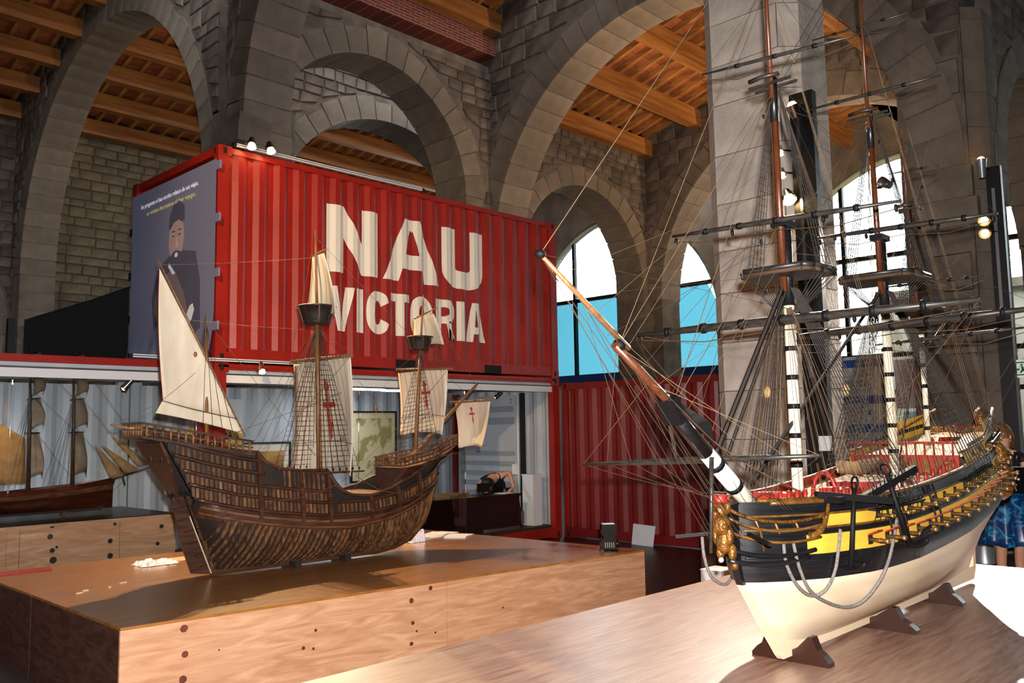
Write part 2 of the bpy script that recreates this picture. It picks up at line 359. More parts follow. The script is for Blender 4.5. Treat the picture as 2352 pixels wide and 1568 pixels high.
# timber roofs
TILE = MB().box(-.19, .19, -.145, .145, -.015, .015).mesh('roof_tile')
def half_roof(root, x0, x1, ye, ze, yr, zr, npur, tiles=True, sp=.46, bh=.42, ridge=True, kmax=99):
    n = npur; pts = [(ye+(yr-ye)*k/n, ze+(zr-ze)*k/n) for k in range(n+1)]
    sl = math.atan2(zr-ze, yr-ye); L = math.hypot(zr-ze, yr-ye); sg = 1 if yr > ye else -1
    for k, (y, z) in enumerate(pts[:-1] if not ridge else pts):
        if any(seen(V((x, y, z)), 150) for x in (x0, (x0+x1)/2, x1)):
            c = V(((x0+x1)/2, y, z+bh/2)); MB().box(x0-c.x, x1-c.x, -.13, .13, -bh/2, bh/2).obj('purlin', M_beam, root, c)
    nj = int((x1-x0)/sp)
    for k in range(n):
        (ya, za), (yb, zb) = pts[k], pts[k+1]
        for i in range(nj+1):
            x = x0+(x1-x0)*(i+.5)/(nj+1)
            if not (seen(V((x, ya, za)), 60) or seen(V((x, yb, zb)), 60)): continue
            c = V((x, (ya+yb)/2, (za+zb)/2+bh+.07))
            MB().bar(V((x, ya, za+bh+.07))-c, V((x, yb, zb+bh+.07))-c, .09, .14).obj('joist', M_joist, root, c)
    # tiles laid on the joists
    dx = (x1-x0)/(nj+1); nr = int(L/.3)
    if tiles:
        me = TILE
        if not me.materials: me.materials.append(M_tile)
        for i in range(nj):
            for r in range(nr):
                t = (r+.5)/nr; p = V((x0+dx*(i+1), ye+(yr-ye)*t, ze+(zr-ze)*t+bh+.16))
                if seen(p, 30):
                    o = link('roof_tile', me, None, root, p); o.scale = (dx/.38*.98, L/nr/.29*.97, 1); o.rotation_euler = (sl if sg > 0 else pi-sl, 0, 0)
                    if sg < 0: o.rotation_euler = (math.atan2(zr-ze, yr-ye)+pi, 0, 0)
    b = MB(); b.add([(x0-.5, ye-.4*sg, ze+bh+.2-.4*math.tan(abs(sl) if sg > 0 else pi-abs(sl))), (x1+.5, ye-.4*sg, ze+bh+.2), (x1+.5, yr, zr+bh+.2), (x0-.5, yr, zr+bh+.2)], [(0, 1, 2, 3)])
    b.obj('roof_board', M_deck, root)
def roof(name, lab, x0, x1, sides, **k):
    root = sroot(name, lab)
    for s in sides: half_roof(root, x0, x1, *s, **k)
    return root
A_far, A_near = (12.85, 8.78, 8.4, 10.05, 3), (3.75, 8.78, 8.4, 10.05, 3)
roof('ceiling_nave', 'orange timber and clay tile roof seen through the widest arch', XB+.85, XC, [A_far])
roof('ceiling_nave_side', 'near slope of the timber roof beyond the widest arch', XB+.85, XC, [A_near])
roof('ceiling_far', 'brightly lit timber roof of the last bay before the windows', XC+.8, XE, [A_far])
roof('ceiling_far_side', 'near slope of the last timber roof bay', XC+.8, XE, [A_near], tiles=False)
roof('ceiling_above', 'dark timber roof above the hall at the top edge', XA+.85, XB, [(12.7, 10.22, 8.4, 12.2, 3)])
B_far = (24.75, 10.1, 19.2, 11.2, 4); B_near = (13.9, 10.1, 19.2, 11.2, 4)
roof('ceiling_side_nave', 'orange timber roof seen through the tall left arch', XA+.8, XB, [B_far])
roof('ceiling_side_far', 'timber roof seen through the small inner arch', XB, XE, [(24.75, 10.1, 19.2, 11.2, 4)])
roof('ceiling_left', 'dark timber and tile roof at the top left corner', XZ, XA, [B_far])
# plain boarding over everything not in view
rb = MB().add([(-9, -9, 9.6), (XA+.4, -9, 9.6), (XA+.4, 3.7, 9.8), (-9, 3.7, 9.8)], [(0, 1, 2, 3)]); rb.add([(XA, -9, 9.8), (XE+.5, -9, 9.8), (XE+.5, 3.8, 9.8), (XA, 3.8, 9.8)], [(0, 1, 2, 3)])
rb.add([(-9, 3.6, 9.8), (XA+.5, 3.6, 9.8), (XA+.5, 8.4, 11.7), (-9, 8.4, 11.7)], [(0, 1, 2, 3)]); rb.add([(-9, 8.4, 11.7), (XA+.5, 8.4, 11.7), (XA+.5, 13.3, 10.2), (-9, 13.3, 10.2)], [(0, 1, 2, 3)])
rb.add([(XA, 3.6, 9.8), (XB+.4, 3.6, 9.8), (XB+.4, 8.4, 11.7), (XA, 8.4, 11.7)], [(0, 1, 2, 3)])
rb.add([(-9, 13.3, 11.9), (XE, 13.3, 11.9), (XE, 32, 12), (-9, 32, 12)], [(0, 1, 2, 3)])
struct(rb.obj('ceiling_boards', M_deck))

# ================================================================== shipping containers and displays
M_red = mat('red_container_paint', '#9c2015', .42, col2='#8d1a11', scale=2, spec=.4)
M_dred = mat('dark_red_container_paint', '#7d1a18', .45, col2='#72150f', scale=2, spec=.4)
M_inner = mat('white_container_paint', '#b6bcc4', .45, col2='#aab0b8', scale=2)
M_hole = mat('casting_hole_black', '#050404', .9)
M_letter = mat('cream_lettering', '#e8e2d8', .5)
PER, DEP = .2785, .036
def cor(t):                       # corrugation depth at distance t along a wall
    f = (t/PER) % 1
    for a, b, da, db in ((0, .26, 0, 0), (.26, .5, 0, 1), (.5, .76, 1, 1), (.76, 1.001, 1, 0)):
        if f <= b: return DEP*(da+(db-da)*(f-a)/(b-a))
def breaks(a, b):
    o = [a]; k = int(a/PER)-1
    while k*PER < b:
        for f in (0, .26, .5, .76):
            t = (k+f)*PER
            if a < t < b: o.append(t)
        k += 1
    return o+[b]
def corr(P, a, b, z0, z1):        # corrugated sheet; P(t, depth, z)
    m = MB(); ts = breaks(a, b); m.grid([[P(t, cor(t), z) for t in ts] for z in (z0, z1)], False); return m
def casting(root, x, y, z, sx, sy, m):
    b = MB().box(x, x+sx*.178, y, y+sy*.162, z, z+.118).obj('corner_casting', m, root)
    MB().cbox((x+sx*.089, y-sy*.001, z+.06), .045, .006, .075).obj('casting_hole', M_hole, b)
    MB().cbox((x-sx*.001, y+sy*.081, z+.06), .006, .045, .075).obj('casting_hole', M_hole, b)
X0, X1, YF, YB, ZM, ZT = 4.84, 10.9, 9.46, 11.9, 2.591, 5.18
def frame(root, x0, x1, y0, y1, z0, z1, m, mr=None):
    for x, sx in ((x0, 1), (x1, -1)):
        for y, sy in ((y0, 1), (y1, -1)):
            xa, xb = sorted((x+sx*.004, x+sx*.15)); ya, yb = sorted((y+sy*.004, y+sy*.12))
            MB().box(xa, xb, ya, yb, z0+.118, z1-.118).obj('corner_post', m if y == y0 or mr is None else mr, root)
            for z in (z0, z1-.118): casting(root, x, y, z, sx, sy, m)
    for y, sy in ((y0, 1), (y1, -1)):
        ya, yb = sorted((y+sy*.012, y+sy*.075))
        MB().box(x0+.178, x1-.178, ya, yb, z1-.085, z1-.012).obj('top_rail', m, root)
        MB().box(x0+.178, x1-.178, ya, yb, z0+.02, z0+.165).obj('bottom_rail', m, root)
    for x, sx in ((x0, 1), (x1, -1)):
        xa, xb = sorted((x+sx*.012, x+sx*.075))
        MB().box(xa, xb, y0+.162, y1-.162, z1-.11, z1-.01).obj('end_rail', m, root)
        MB().box(xa, xb, y0+.162, y1-.162, z0+.02, z0+.16).obj('end_rail', m, root)
up = thing('shipping_container', 'red upper shipping container with large white NAU VICTORIA lettering', 'container', (X0, YF, ZM))
def rel(root):                     # children are written in world coordinates
    inv = Matrix.Translation(-root.location) if root.rotation_euler.z == 0 else (Matrix.Translation(root.location) @ Matrix.Rotation(root.rotation_euler.z, 4, 'Z')).inverted()
    for c in root.children: c.matrix_parent_inverse = inv
frame(up, X0, X1, YF, YB, ZM, ZT, M_red)
corr(lambda t, d, z: (X0+t, YF+.022+d, z), .15, 6.06-.15, ZM+.16, ZT-.08).obj('side_panel', M_red, up)
corr(lambda t, d, z: (X1-t, YB-.022-d, z), .15, 6.06-.15, ZM+.16, ZT-.08).obj('side_panel', M_red, up)
corr(lambda t, d, z: (X1-.03-d, YF+t, z), .12, 2.32, ZM+.16, ZT-.1).obj('end_panel', M_red, up)
MB().box(X0+.1, X1-.1, YF+.06, YB-.06, ZT-.06, ZT-.03).obj('roof', M_red, up)
MB().box(X0+.06, X1-.06, YF+.06, YB-.06, ZM+.1, ZM+.15).obj('base_floor', M_dred, up)
for x in (7.5, 9.2): MB().box(x, x+.36, YF+.008, YF+.03, ZM+.02, ZM+.145).obj('forklift_pocket', M_hole, up)
# --- painted letters following the corrugation
def arcstrip(cx, cy, rx, ry, w, a0, a1, n=14, p=2.6):
    def pt(a, k): c, s = math.cos(a), math.sin(a); return (cx+(rx-k)*math.copysign(abs(c)**(2/p), c), cy+(ry-k)*math.copysign(abs(s)**(2/p), s))
    o = []
    for i in range(n):
        A, B = a0+(a1-a0)*i/n, a0+(a1-a0)*(i+1)/n; o.append([pt(A, 0), pt(B, 0), pt(B, w), pt(A, w)])
    return o
def glyph(ch, W, H, s):
    r = lambda a, b, c, d: [(a, b), (c, b), (c, d), (a, d)]
    if ch == 'N': return [r(0, 0, s, H), r(W-s, 0, W, H), [(0, H), (s*1.02, H), (W, 0), (W-s*1.02, 0)]]
    if ch == 'A': m = W/2; q = s*.52; return [[(0, 0), (s*1.05, 0), (m+q*.15, H), (m-q, H)], [(W-s*1.05, 0), (W, 0), (m+q, H), (m-q*.15, H)], r(W*.25, H*.2, W*.75, H*.2+s*.8), [(m-q, H), (m, H*.8), (m+q, H)]]
    if ch == 'U': k = H*.36; return [r(0, k, s, H), r(W-s, k, W, H)]+arcstrip(W/2, k, W/2, k, s, pi, 2*pi)
    if ch == 'V': m = W/2; q = s*.5; return [[(0, H), (s, H), (m+q*.3, 0), (m-q, 0)], [(W-s, H), (W, H), (m+q, 0), (m-q*.3, 0)]]
    if ch == 'I': return [r(W/2-s/2, 0, W/2+s/2, H)]
    if ch == 'T': return [r(W/2-s/2, 0, W/2+s/2, H), r(0, H-s*.85, W, H)]
    if ch == 'O': return arcstrip(W/2, H/2, W/2, H/2, s, 0, 2*pi, 28)
    if ch == 'C': return arcstrip(W/2, H/2, W/2, H/2, s, .42, 2*pi-.42, 26)
    if ch == 'R': return [r(0, 0, s, H), r(s*.9, H-s*.85, W*.55, H), r(s*.9, H*.4, W*.55, H*.4+s*.8)]+arcstrip(W*.5, H*.7, W*.46, H*.3, s*.9, -pi/2, pi/2, 12)+[[(W*.6, H*.46), (W*.6+s*.1, H*.3), (W, 0), (W-s*1.05, 0)], [(W*.5, H*.46), (W*.72, H*.46), (W, 0), (W-s*1.05, 0)]]
def paint(ch, x, W, z, H, s):
    m = MB()
    for ip, poly in enumerate(glyph(ch, W, H, s)):
        pts = [(x+a, z+b) for a, b in poly]; lo, hi = min(p[0] for p in pts), max(p[0] for p in pts)
        ts = breaks(lo-X0, hi-X0)
        for t0, t1 in zip(ts, ts[1:]):          # slice by the folds of the sheet
            q = pts
            for lim, sg in ((X0+t0, 1), (X0+t1, -1)):
                o = []
                for i in range(len(q)):
                    a, b = q[i], q[(i+1) % len(q)]; da, db = sg*(a[0]-lim), sg*(b[0]-lim)
                    if da >= 0: o.append(a)
                    if da*db < 0: k = da/(da-db); o.append((a[0]+(b[0]-a[0])*k, a[1]+(b[1]-a[1])*k))
                q = o
                if len(q) < 3: break
            if len(q) >= 3: m.add([(a, YF+.022+cor(min(t1, max(t0, a-X0)))-.003-.0009*min(ip, 4), b) for a, b in q], [tuple(range(len(q)))])
    return m.obj('letter', M_letter, up)
for ch, xa, xb in (('N', 6.39, 7.22), ('A', 7.3, 8.33), ('U', 8.39, 9.22)): paint(ch, xa, xb-xa, 3.845, .9, .265)
for ch, xa, xb in (('V', 6.41, 6.82), ('I', 6.84, 6.99), ('C', 7.02, 7.4), ('T', 7.42, 7.77), ('O', 7.79, 8.18), ('R', 8.24, 8.64), ('I', 8.66, 8.82), ('A', 8.85, 9.25)): paint(ch, xa, xb-xa, 3.07, .59, .132)
rel(up)
# --- projection screen over the container end
def textmesh(name, body, size, m, parent, mw, extrude=.001, bold=0., align='LEFT'):
    cu = bpy.data.curves.new(name, 'FONT'); cu.body = body; cu.size = size; cu.extrude = extrude; cu.offset = bold; cu.align_x = align
    t = bpy.data.objects.new(name, cu); COL.objects.link(t); bpy.context.view_layer.update()
    me = bpy.data.meshes.new_from_object(t.evaluated_get(bpy.context.evaluated_depsgraph_get())); bpy.data.objects.remove(t)
    me.transform(mw); o = link(name, me, m, parent); o['kind'] = 'stuff'; return o
def frame_mat(o, ex, ey): ex, ey = V(ex).normalized(), V(ey).normalized(); ez = ex.cross(ey); return Matrix(((ex.x, ey.x, ez.x, o[0]), (ex.y, ey.y, ez.y, o[1]), (ex.z, ey.z, ez.z, o[2]), (0, 0, 0, 1)))
M_scr = mat('screen_fabric', '#6f7088', .8, emit='#5d5e78', estr=.16)
sc = thing('projection_screen', 'grey projection screen with subtitles and a man in a cap', 'screen', (X0, YF, ZM))
m = MB(); rows = []
for i in range(25):
    t = i/24; y = 9.43+t*2.36; row = []
    for j in range(22):
        s = j/21; z = 4.985-s*(2.4+.03*math.sin(t*9)); k = max(0, s-.72)/.28
        row.append((X0-.035-k*k*(.05+.06*math.sin(t*23)+.04*math.sin(t*41+1))-k*k*.1*t, y, z))
    rows.append(row)
m.grid(rows).obj('cloth', M_scr, sc)
for z in (4.9, 4.27, 3.62, 3.0):
    MB().box(X0-.045, X0-.02, 9.33, 9.45, z-.05, z+.05).obj('tab', M_scr, sc)
for z in (4.5, 3.9, 3.3, 2.9): MB().box(X0-.04, X0-.02, 11.78, 11.86, z-.05, z+.05).obj('tab', M_hole, sc)
S = lambda y, z, d=.042: V((X0-d, y, z))
tw = mat('subtitle_white', '#dfe0ee', .8, emit='#dfe0ee', estr=.35); ty = mat('subtitle_yellow', '#b3b070', .8, emit='#b3b070', estr=.3)
fm = lambda y, z: frame_mat(S(y, z), (0, -1, 0), (0, 0, 1))
textmesh('subtitle', 'les pregunto si han escrito relatos de sus viajes.', .085, tw, sc, fm(11.5, 4.76))
textmesh('subtitle', 'or written descriptions of their voyages.', .085, ty, sc, fm(11.32, 4.64))
def decal(name, pts, m, d=.044): return MB().prism([S(y, z, d) for y, z in pts], (-.001, 0, 0)).obj(name, m, sc)
el = lambda cy, cz, ry, rz, n=20: [(cy+ry*math.cos(2*pi*k/n), cz+rz*math.sin(2*pi*k/n)) for k in range(n)]
pf = mat('projected_skin', '#a08888', .8, emit='#8e7878', estr=.2); pc = mat('projected_coat', '#6d6068', .8, emit='#6a5a5c', estr=.16); pd = mat('projected_dark', '#4c4c60', .8, emit='#444458', estr=.1); pl = mat('projected_white', '#c8c8d4', .8, emit='#b8b8c8', estr=.25)
decal('projected_cloak', [(10.15, 4.0), (9.9, 3.95), (9.78, 3.6), (9.75, 2.95), (11.0, 2.95), (11.1, 3.5), (10.95, 3.85), (10.5, 4.05)], pd, .043)
decal('projected_cap', [(10.2, 4.4), (10.22, 4.58), (10.35, 4.66), (10.52, 4.63), (10.62, 4.5), (10.64, 4.34)], pd)
decal('projected_face', [(10.24, 4.36), (10.2, 4.2), (10.26, 4.0), (10.37, 3.85), (10.46, 3.83), (10.56, 3.95), (10.63, 4.12), (10.62, 4.3), (10.5, 4.4), (10.36, 4.42)], pf, .046)
decal('projected_beard', [(10.26, 4.0), (10.37, 3.83), (10.47, 3.81), (10.58, 3.96), (10.52, 4.02), (10.42, 4.04), (10.33, 4.02)], pd, .047)
decal('projected_mouth', el(10.41, 3.98, .045, .03), pl, .048)
for y in (10.5, 10.33):
    decal('projected_eye', el(y, 4.23, .03, .012), pd, .048)
    decal('projected_brow', [(y-.05, 4.275), (y+.05, 4.285), (y+.05, 4.3), (y-.05, 4.292)], pd, .048)
decal('projected_nose', [(10.4, 4.22), (10.37, 4.08), (10.44, 4.08)], mat('projected_skin_light', '#b59d9a', .8, emit='#a08886', estr=.22), .048)
decal('projected_coat_shape', [(10.55, 3.8), (10.8, 3.72), (11.0, 3.5), (11.0, 3.3), (10.75, 2.95), (10.1, 2.95), (10.05, 3.2), (10.2, 3.5), (10.45, 3.78)], pc, .046)
decal('projected_collar', [(10.6, 3.9), (10.63, 3.86), (10.5, 3.74), (10.42, 3.75)], pl, .048)
decal('projected_scroll', [(10.16, 3.12), (10.02, 3.3), (9.94, 3.32), (9.9, 3.24), (9.97, 3.12), (10.1, 3.05)], pl, .048)
rel(sc)

# --- lower containers opened up as glazed display cases
def lower(x0, x1, lab, m, end):
    r = thing('display_container', lab, 'container', (x0, YF, 0))
    frame(r, x0, x1, YF, YB, 0, ZM-.003, m, M_inner)
    corr(lambda t, d, z: (x0+t, YB-.16+d, z), .1, x1-x0-.1, .1, 2.42).obj('back_panel', M_inner, r)
    MB().box(x0+.1, x1-.1, YF+.1, YB-.1, .16, .2).obj('base_floor', mat('plywood_floor', '#3a2519', .6), r)
    MB().box(x0+.08, x1-.08, YF+.04, YB-.08, 2.46, 2.5).obj('inner_ceiling', M_inner, r)
    MB().box(x0+.15, x1-.15, YF+.03, YF+.1, 2.35, 2.44).obj('header', M_white, r)
    MB().box(x0+.05, x1-.05, YF+.0, YB-.05, 2.53, 2.56).obj('roof', m, r)
    if end: corr(lambda t, d, z: (x0+.06+d, YF+t, z), .1, 2.3, .1, 2.42).obj('end_panel', M_inner, r)
    if not end: corr(lambda t, d, z: (x1-.06-d, YF+t, z), .1, 2.3, .1, 2.42).obj('end_panel', M_inner, r)
    n = 3
    for k in range(n):
        a, b = x0+.16+(x1-x0-.32)*k/n, x0+.16+(x1-x0-.32)*(k+1)/n
        if k == n-1 and not end: continue
        MB().box(a+.004, b-.004, YF+.05, YF+.06, .2, 2.35).obj('glass_pane', M_case, r)
    rel(r); return r
lo1 = lower(-1.23, 4.825, 'lower left red container with white interior glazed as a ship display case', M_red, True)
lo2 = lower(X0, X1, 'lower container under the red one, white inside with framed maps', M_red, False)
# door leaf at the far end of the second display
d = thing('container_door', 'white ribbed steel door at the far end of the display', 'door', (10.72, 11, 0))
MB().box(10.7, 10.74, 10.17, 11.72, .2, 2.33).obj('leaf', M_inner, d)
for z, h in ((2.1, .1), (1.9, .12), (1.35, .07), (1.18, .07), (1.01, .07), (.84, .07), (.67, .07), (.5, .07)):
    MB().box(10.67, 10.7, 10.32, 11.6, z-h/2, z+h/2).obj('rib', mat('door_rib_grey', '#8f969c', .5) if 'door_rib_grey' not in MT else MT['door_rib_grey'], d)
MB().box(10.66, 10.75, 10.1, 10.15, .2, 2.36).obj('gasket', M_black, d); MB().tube([(10.65, 10.18, .2), (10.65, 10.18, 2.33)], .018, 8).obj('lock_rod', M_white, d)
MB().box(10.645, 10.67, 10.2, 10.33, 1.0, 1.17).obj('lock_plate', M_white, d)
for y in (10.25, 10.38, 11.3, 11.4):
    for z in (2.26, 2.2): MB().lathe([(.014, 10.685), (.014, 10.7)], (0, y, z), 8, 0).obj('rivet', M_steel, d)
MB().box(10.6, 10.78, 11.74, 11.84, .1, 2.4).obj('red_jamb', M_dred, d)
rel(d)
# red container standing crosswise on the right
rc = thing('shipping_container', 'dark red ribbed container standing crosswise behind the warship bowsprit', 'container', (10.9, 6, 0))
XR, YR0, YR1, ZR = 10.93, 5.9, 9.44, 2.5
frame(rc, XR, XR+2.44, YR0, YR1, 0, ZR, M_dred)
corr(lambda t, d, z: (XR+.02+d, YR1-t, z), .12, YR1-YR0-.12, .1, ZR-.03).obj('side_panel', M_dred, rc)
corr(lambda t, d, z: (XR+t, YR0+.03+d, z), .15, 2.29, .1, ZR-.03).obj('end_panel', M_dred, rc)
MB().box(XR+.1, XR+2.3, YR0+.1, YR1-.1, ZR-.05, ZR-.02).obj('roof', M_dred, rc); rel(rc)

# ------------------------------------------------------------------ plinths of pine plywood
M_ply = mat('pine_plywood', '#b07c58', .55, col2='#d0a07c', scale=2.2, stretch=(1, 1, 7), kind='noise', distort=1.6, col3='#c08e6a', bump=.06, bscale=40, lo=.3, hi=.7)
M_plytop = mat('varnished_plywood_top', '#86501f', .3, col2='#b3742e', scale=2.4, stretch=(1, 9, 1), distort=1.2, bump=.05, bscale=60, lo=.3, hi=.7, spec=.5, coat=1, ior=1.9)
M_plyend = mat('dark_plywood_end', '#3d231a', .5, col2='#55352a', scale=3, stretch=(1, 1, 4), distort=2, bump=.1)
M_knot = mat('wood_knot', '#6a2f18', .6, col2='#4a1d10', scale=20)
M_grey = mat('greyed_table_top', '#74493a', .42, col2='#a88472', scale=3, stretch=(1, 12, 1), distort=.8, bump=.08, bscale=50, lo=.3, hi=.7, spec=.5, coat=1, ior=2.0)
def panel(root, name, a, b, c, d, th, m):       # quad panel with thickness along th
    MB().prism([a, b, c, d], th).obj(name, m, root)
PH = .6
pl1 = thing('display_plinth', 'long pine plywood plinth carrying the brown sailing ship model', 'plinth', (4.5, 6.5, 0))
A, B, C_, D = V((2.222, 5.462, 0)), V((6.89, 4.96, 0)), V((6.72, 8.3, 0)), V((2.27, 8.62, 0)); zz = V((0, 0, 1))
S1, S2 = A.lerp(D, .527), B.lerp(C_, .527); F1 = A.lerp(B, .512)
for a, b in ((A+(B-A)*0, F1), (F1+(B-A)*.0012, B)):
    panel(pl1, 'front_panel', a, b, b+zz*(PH-.018), a+zz*(PH-.018), (0, .018, 0), M_ply)
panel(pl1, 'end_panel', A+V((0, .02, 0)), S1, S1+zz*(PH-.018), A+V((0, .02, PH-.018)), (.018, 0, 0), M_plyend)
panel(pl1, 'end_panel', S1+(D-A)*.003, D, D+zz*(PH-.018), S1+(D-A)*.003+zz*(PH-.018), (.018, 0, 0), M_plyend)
panel(pl1, 'end_panel', B, C_, C_+zz*(PH-.018), B+zz*(PH-.018), (-.018, 0, 0), M_ply)
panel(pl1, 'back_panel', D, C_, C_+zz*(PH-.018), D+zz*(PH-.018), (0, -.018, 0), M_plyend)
hz = V((0, 0, PH-.018))
panel(pl1, 'top_panel', A+hz, B+hz, S2+hz, S1+hz, (0, 0, .018), M_plytop)
panel(pl1, 'top_panel', S1+hz+(D-A)*.0015, S2+hz+(D-A)*.0015, C_+hz, D+hz, (0, 0, .018), M_plytop)
nrm = V((B.y-A.y, -(B.x-A.x), 0)).normalized()
for px, py, rr in ((423, 1443, .024), (425, 1502, .021), (420, 1560, .024), (725, 1447, .011), (503, 1492, .006), (697, 1488, .013), (720, 1489, .01), (945, 1379, .02), (989, 1350, .017), (948, 1430, .015), (957, 1449, .009), (945, 1478, .016), (1000, 1452, .008), (1155, 1395, .008)):
    dd = ray(px, py); t = (A-CAM).dot(nrm)/dd.dot(nrm); p = CAM+dd*t
    e1 = (B-A).normalized(); MB().prism([p+e1*rr*math.cos(2*pi*k/14)*RND.uniform(.9, 1.1)+zz*rr*math.sin(2*pi*k/14) for k in range(14)], nrm*.0015).obj('knot', M_knot, pl1)
rel(pl1)
pl2 = thing('display_plinth', 'broad greyish wooden table top in the right foreground under the warship', 'plinth', (4, 2, 0))
MB().box(.6, 7.82, -.6, 1.55, PH-.02, PH).obj('top_panel', M_grey, pl2); MB().box(.6, 7.82, 1.553, 3.62, PH-.02, PH).obj('top_panel', M_grey, pl2)
for y in (-.58, 3.58): MB().box(.62, 7.8, y, y+.018, 0, PH-.02).obj('side_panel', M_ply, pl2)
for x in (.62, 7.78): MB().box(x, x+.018, -.56, 3.58, 0, PH-.02).obj('end_panel', M_ply, pl2)
rel(pl2)
pl3 = thing('display_plinth', 'low pine plinth with black top inside the left display case', 'plinth', (2, 10, 0))
ZB = .86
for a, b in ((-.8, 2.92), (2.925, 3.9), (3.905, 4.52)): MB().box(a, b, 9.68, 9.7, .2, ZB).obj('front_panel', M_ply, pl3)
MB().box(-.8, 4.52, 9.68, 11.2, ZB, ZB+.02).obj('top_panel', mat('black_top', '#151312', .3), pl3); MB().box(4.5, 4.52, 9.7, 11.2, .2, ZB).obj('end_panel', M_ply, pl3)
MB().box(-.8, 4.52, 9.672, 9.69, ZB-.015, ZB+.012).obj('edge_strip', M_ply, pl3)
for px, py, rr in ((120, 1207, .025), (115, 1232, .028), (120, 1264, .025), (122, 1286, .035), (253, 1242, .026), (253, 1276, .03), (264, 1203, .018), (371, 1208, .024), (362, 1248, .022), (130, 1256, .014)):
    p = at(1, 9.678, px, py); MB().prism([p+V((rr*math.cos(2*pi*k/12), 0, rr*math.sin(2*pi*k/12))) for k in range(12)], (0, -.002, 0)).obj('knot', mat('dark_knot', '#1d0f0a', .7) if 'dark_knot' not in MT else MT['dark_knot'], pl3)
rel(pl3)

# ================================================================== ship models: shared helpers
def lerp_tab(tab, x):
    if x <= tab[0][0]: return tab[0][1]
    for (a, va), (b, vb) in zip(tab, tab[1:]):
        if x <= b: return va+(vb-va)*(x-a)/(b-a)
    return tab[-1][1]
class Local:                       # a ship's own frame: x along the keel, y across, z up
    def __init__(s, o, deg):
        t = math.radians(deg); s.o = V(o); s.deg = t; s.ex = V((math.cos(t), math.sin(t), 0)); s.ey = V((-math.sin(t), math.cos(t), 0))
    def _hit(s, n, off, px, py):
        d = ray(px, py); t = (s.o+n*off-CAM).dot(n)/d.dot(n); p = CAM+d*t-s.o; return V((p.dot(s.ex), p.dot(s.ey), p.z))
    def yp(s, px, py, y=0.): return s._hit(s.ey, y, px, py)     # on the plane y = const
    def xp(s, px, py, x=0.): return s._hit(s.ex, x, px, py)     # on the plane x = const
def rope(root, pts, r, m, name='rope', sag=0., n=3):
    pts = [V(p) for p in pts]
    if sag and len(pts) == 2:
        a, b = pts; pts = [a.lerp(b, t/6)-V((0, 0, sag*4*(t/6)*(1-t/6))) for t in range(7)]
    return MB().tube(pts, r, n, False).obj(name, m, root)
def shroud_net(root, tops, feet, m, r=.0022, step=.05, rr=.0013, name='shroud', sag=.004, z0=0., z1=.93):
    nets = MB()
    for a, b in zip(tops, feet): rope(root, [a, b], r, m, name)
    if step:
        L = (V(feet[0])-V(tops[0])).length; k = z0*L
        while k < z1*L:
            t = 1-k/L; row = [V(a).lerp(V(b), t) for a, b in zip(tops, feet)]
            pts = []
            for p, q in zip(row, row[1:]): pts += [p, p.lerp(q, .5)-V((0, 0, sag))]
            pts.append(row[-1])
            if (pts[0]-pts[-1]).length > .012: nets.tube(pts, rr, 3, False)
            k += step
        o = nets.obj('ratlines', m, root); o['kind'] = 'stuff'
def sail(S, nu, nv, m, root, th=.002, name='sail'):
    b = MB(); b.grid([[S(i/nu, j/nv) for j in range(nv+1)] for i in range(nu+1)])
    o = b.obj(name, m, root); md = o.modifiers.new('thickness', 'SOLIDIFY'); md.thickness = th; return o
def decal_on(S, poly, m, root, off, name):
    b = MB(); vs = []
    for u, v in poly: vs.append(V(S(u, v))+off)
    b.add(vs, [tuple(range(len(vs)))]); return b.obj(name, m, root)
def block(root, p, r, m, name='block', sc=(1, .7, 1.4)): return MB().ball(p, r, 8, 6, sc).obj(name, m, root)

M_oak = mat('dark_oak', '#4a2c1c', .4, col2='#2d1a11', scale=14, stretch=(.3, 4, 2), bump=.15, bscale=60, rnd=.25, spec=.5)
M_oak2 = mat('brown_oak', '#6b4429', .42, col2='#432818', scale=16, stretch=(.3, 3, 2), bump=.15, bscale=60, rnd=.35)
M_rib = mat('frame_timber', '#7a5637', .42, col2='#3a2417', scale=12, stretch=(3, 3, .6), bump=.15, bscale=60, rnd=.4)
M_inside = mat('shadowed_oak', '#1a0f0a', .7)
M_spar = mat('spar_pine', '#6d4526', .5, col2='#8b6038', scale=20, stretch=(3, 3, .4))
M_sailc = striped('cream_sailcloth', ('#d8cbb6', '#b8a68c'), 1, .042)
M_sailp = mat('plain_sailcloth', '#ddd0ba', .85, col2='#cfc0a6', scale=9, stretch=(1, 1, .3), bump=.1, bscale=90)
M_rope = mat('tarred_rope', '#2b2420', .8); M_hemp = mat('hemp_rope', '#6f5a40', .8); M_brope = mat('brown_rope', '#46301d', .8)
M_cross = mat('red_cross_print', '#a83a2c', .8)
M_iron = mat('black_iron', '#0c0b0c', .6, spec=.2)
M_pale = mat('pale_new_wood', '#d8c9a8', .6)

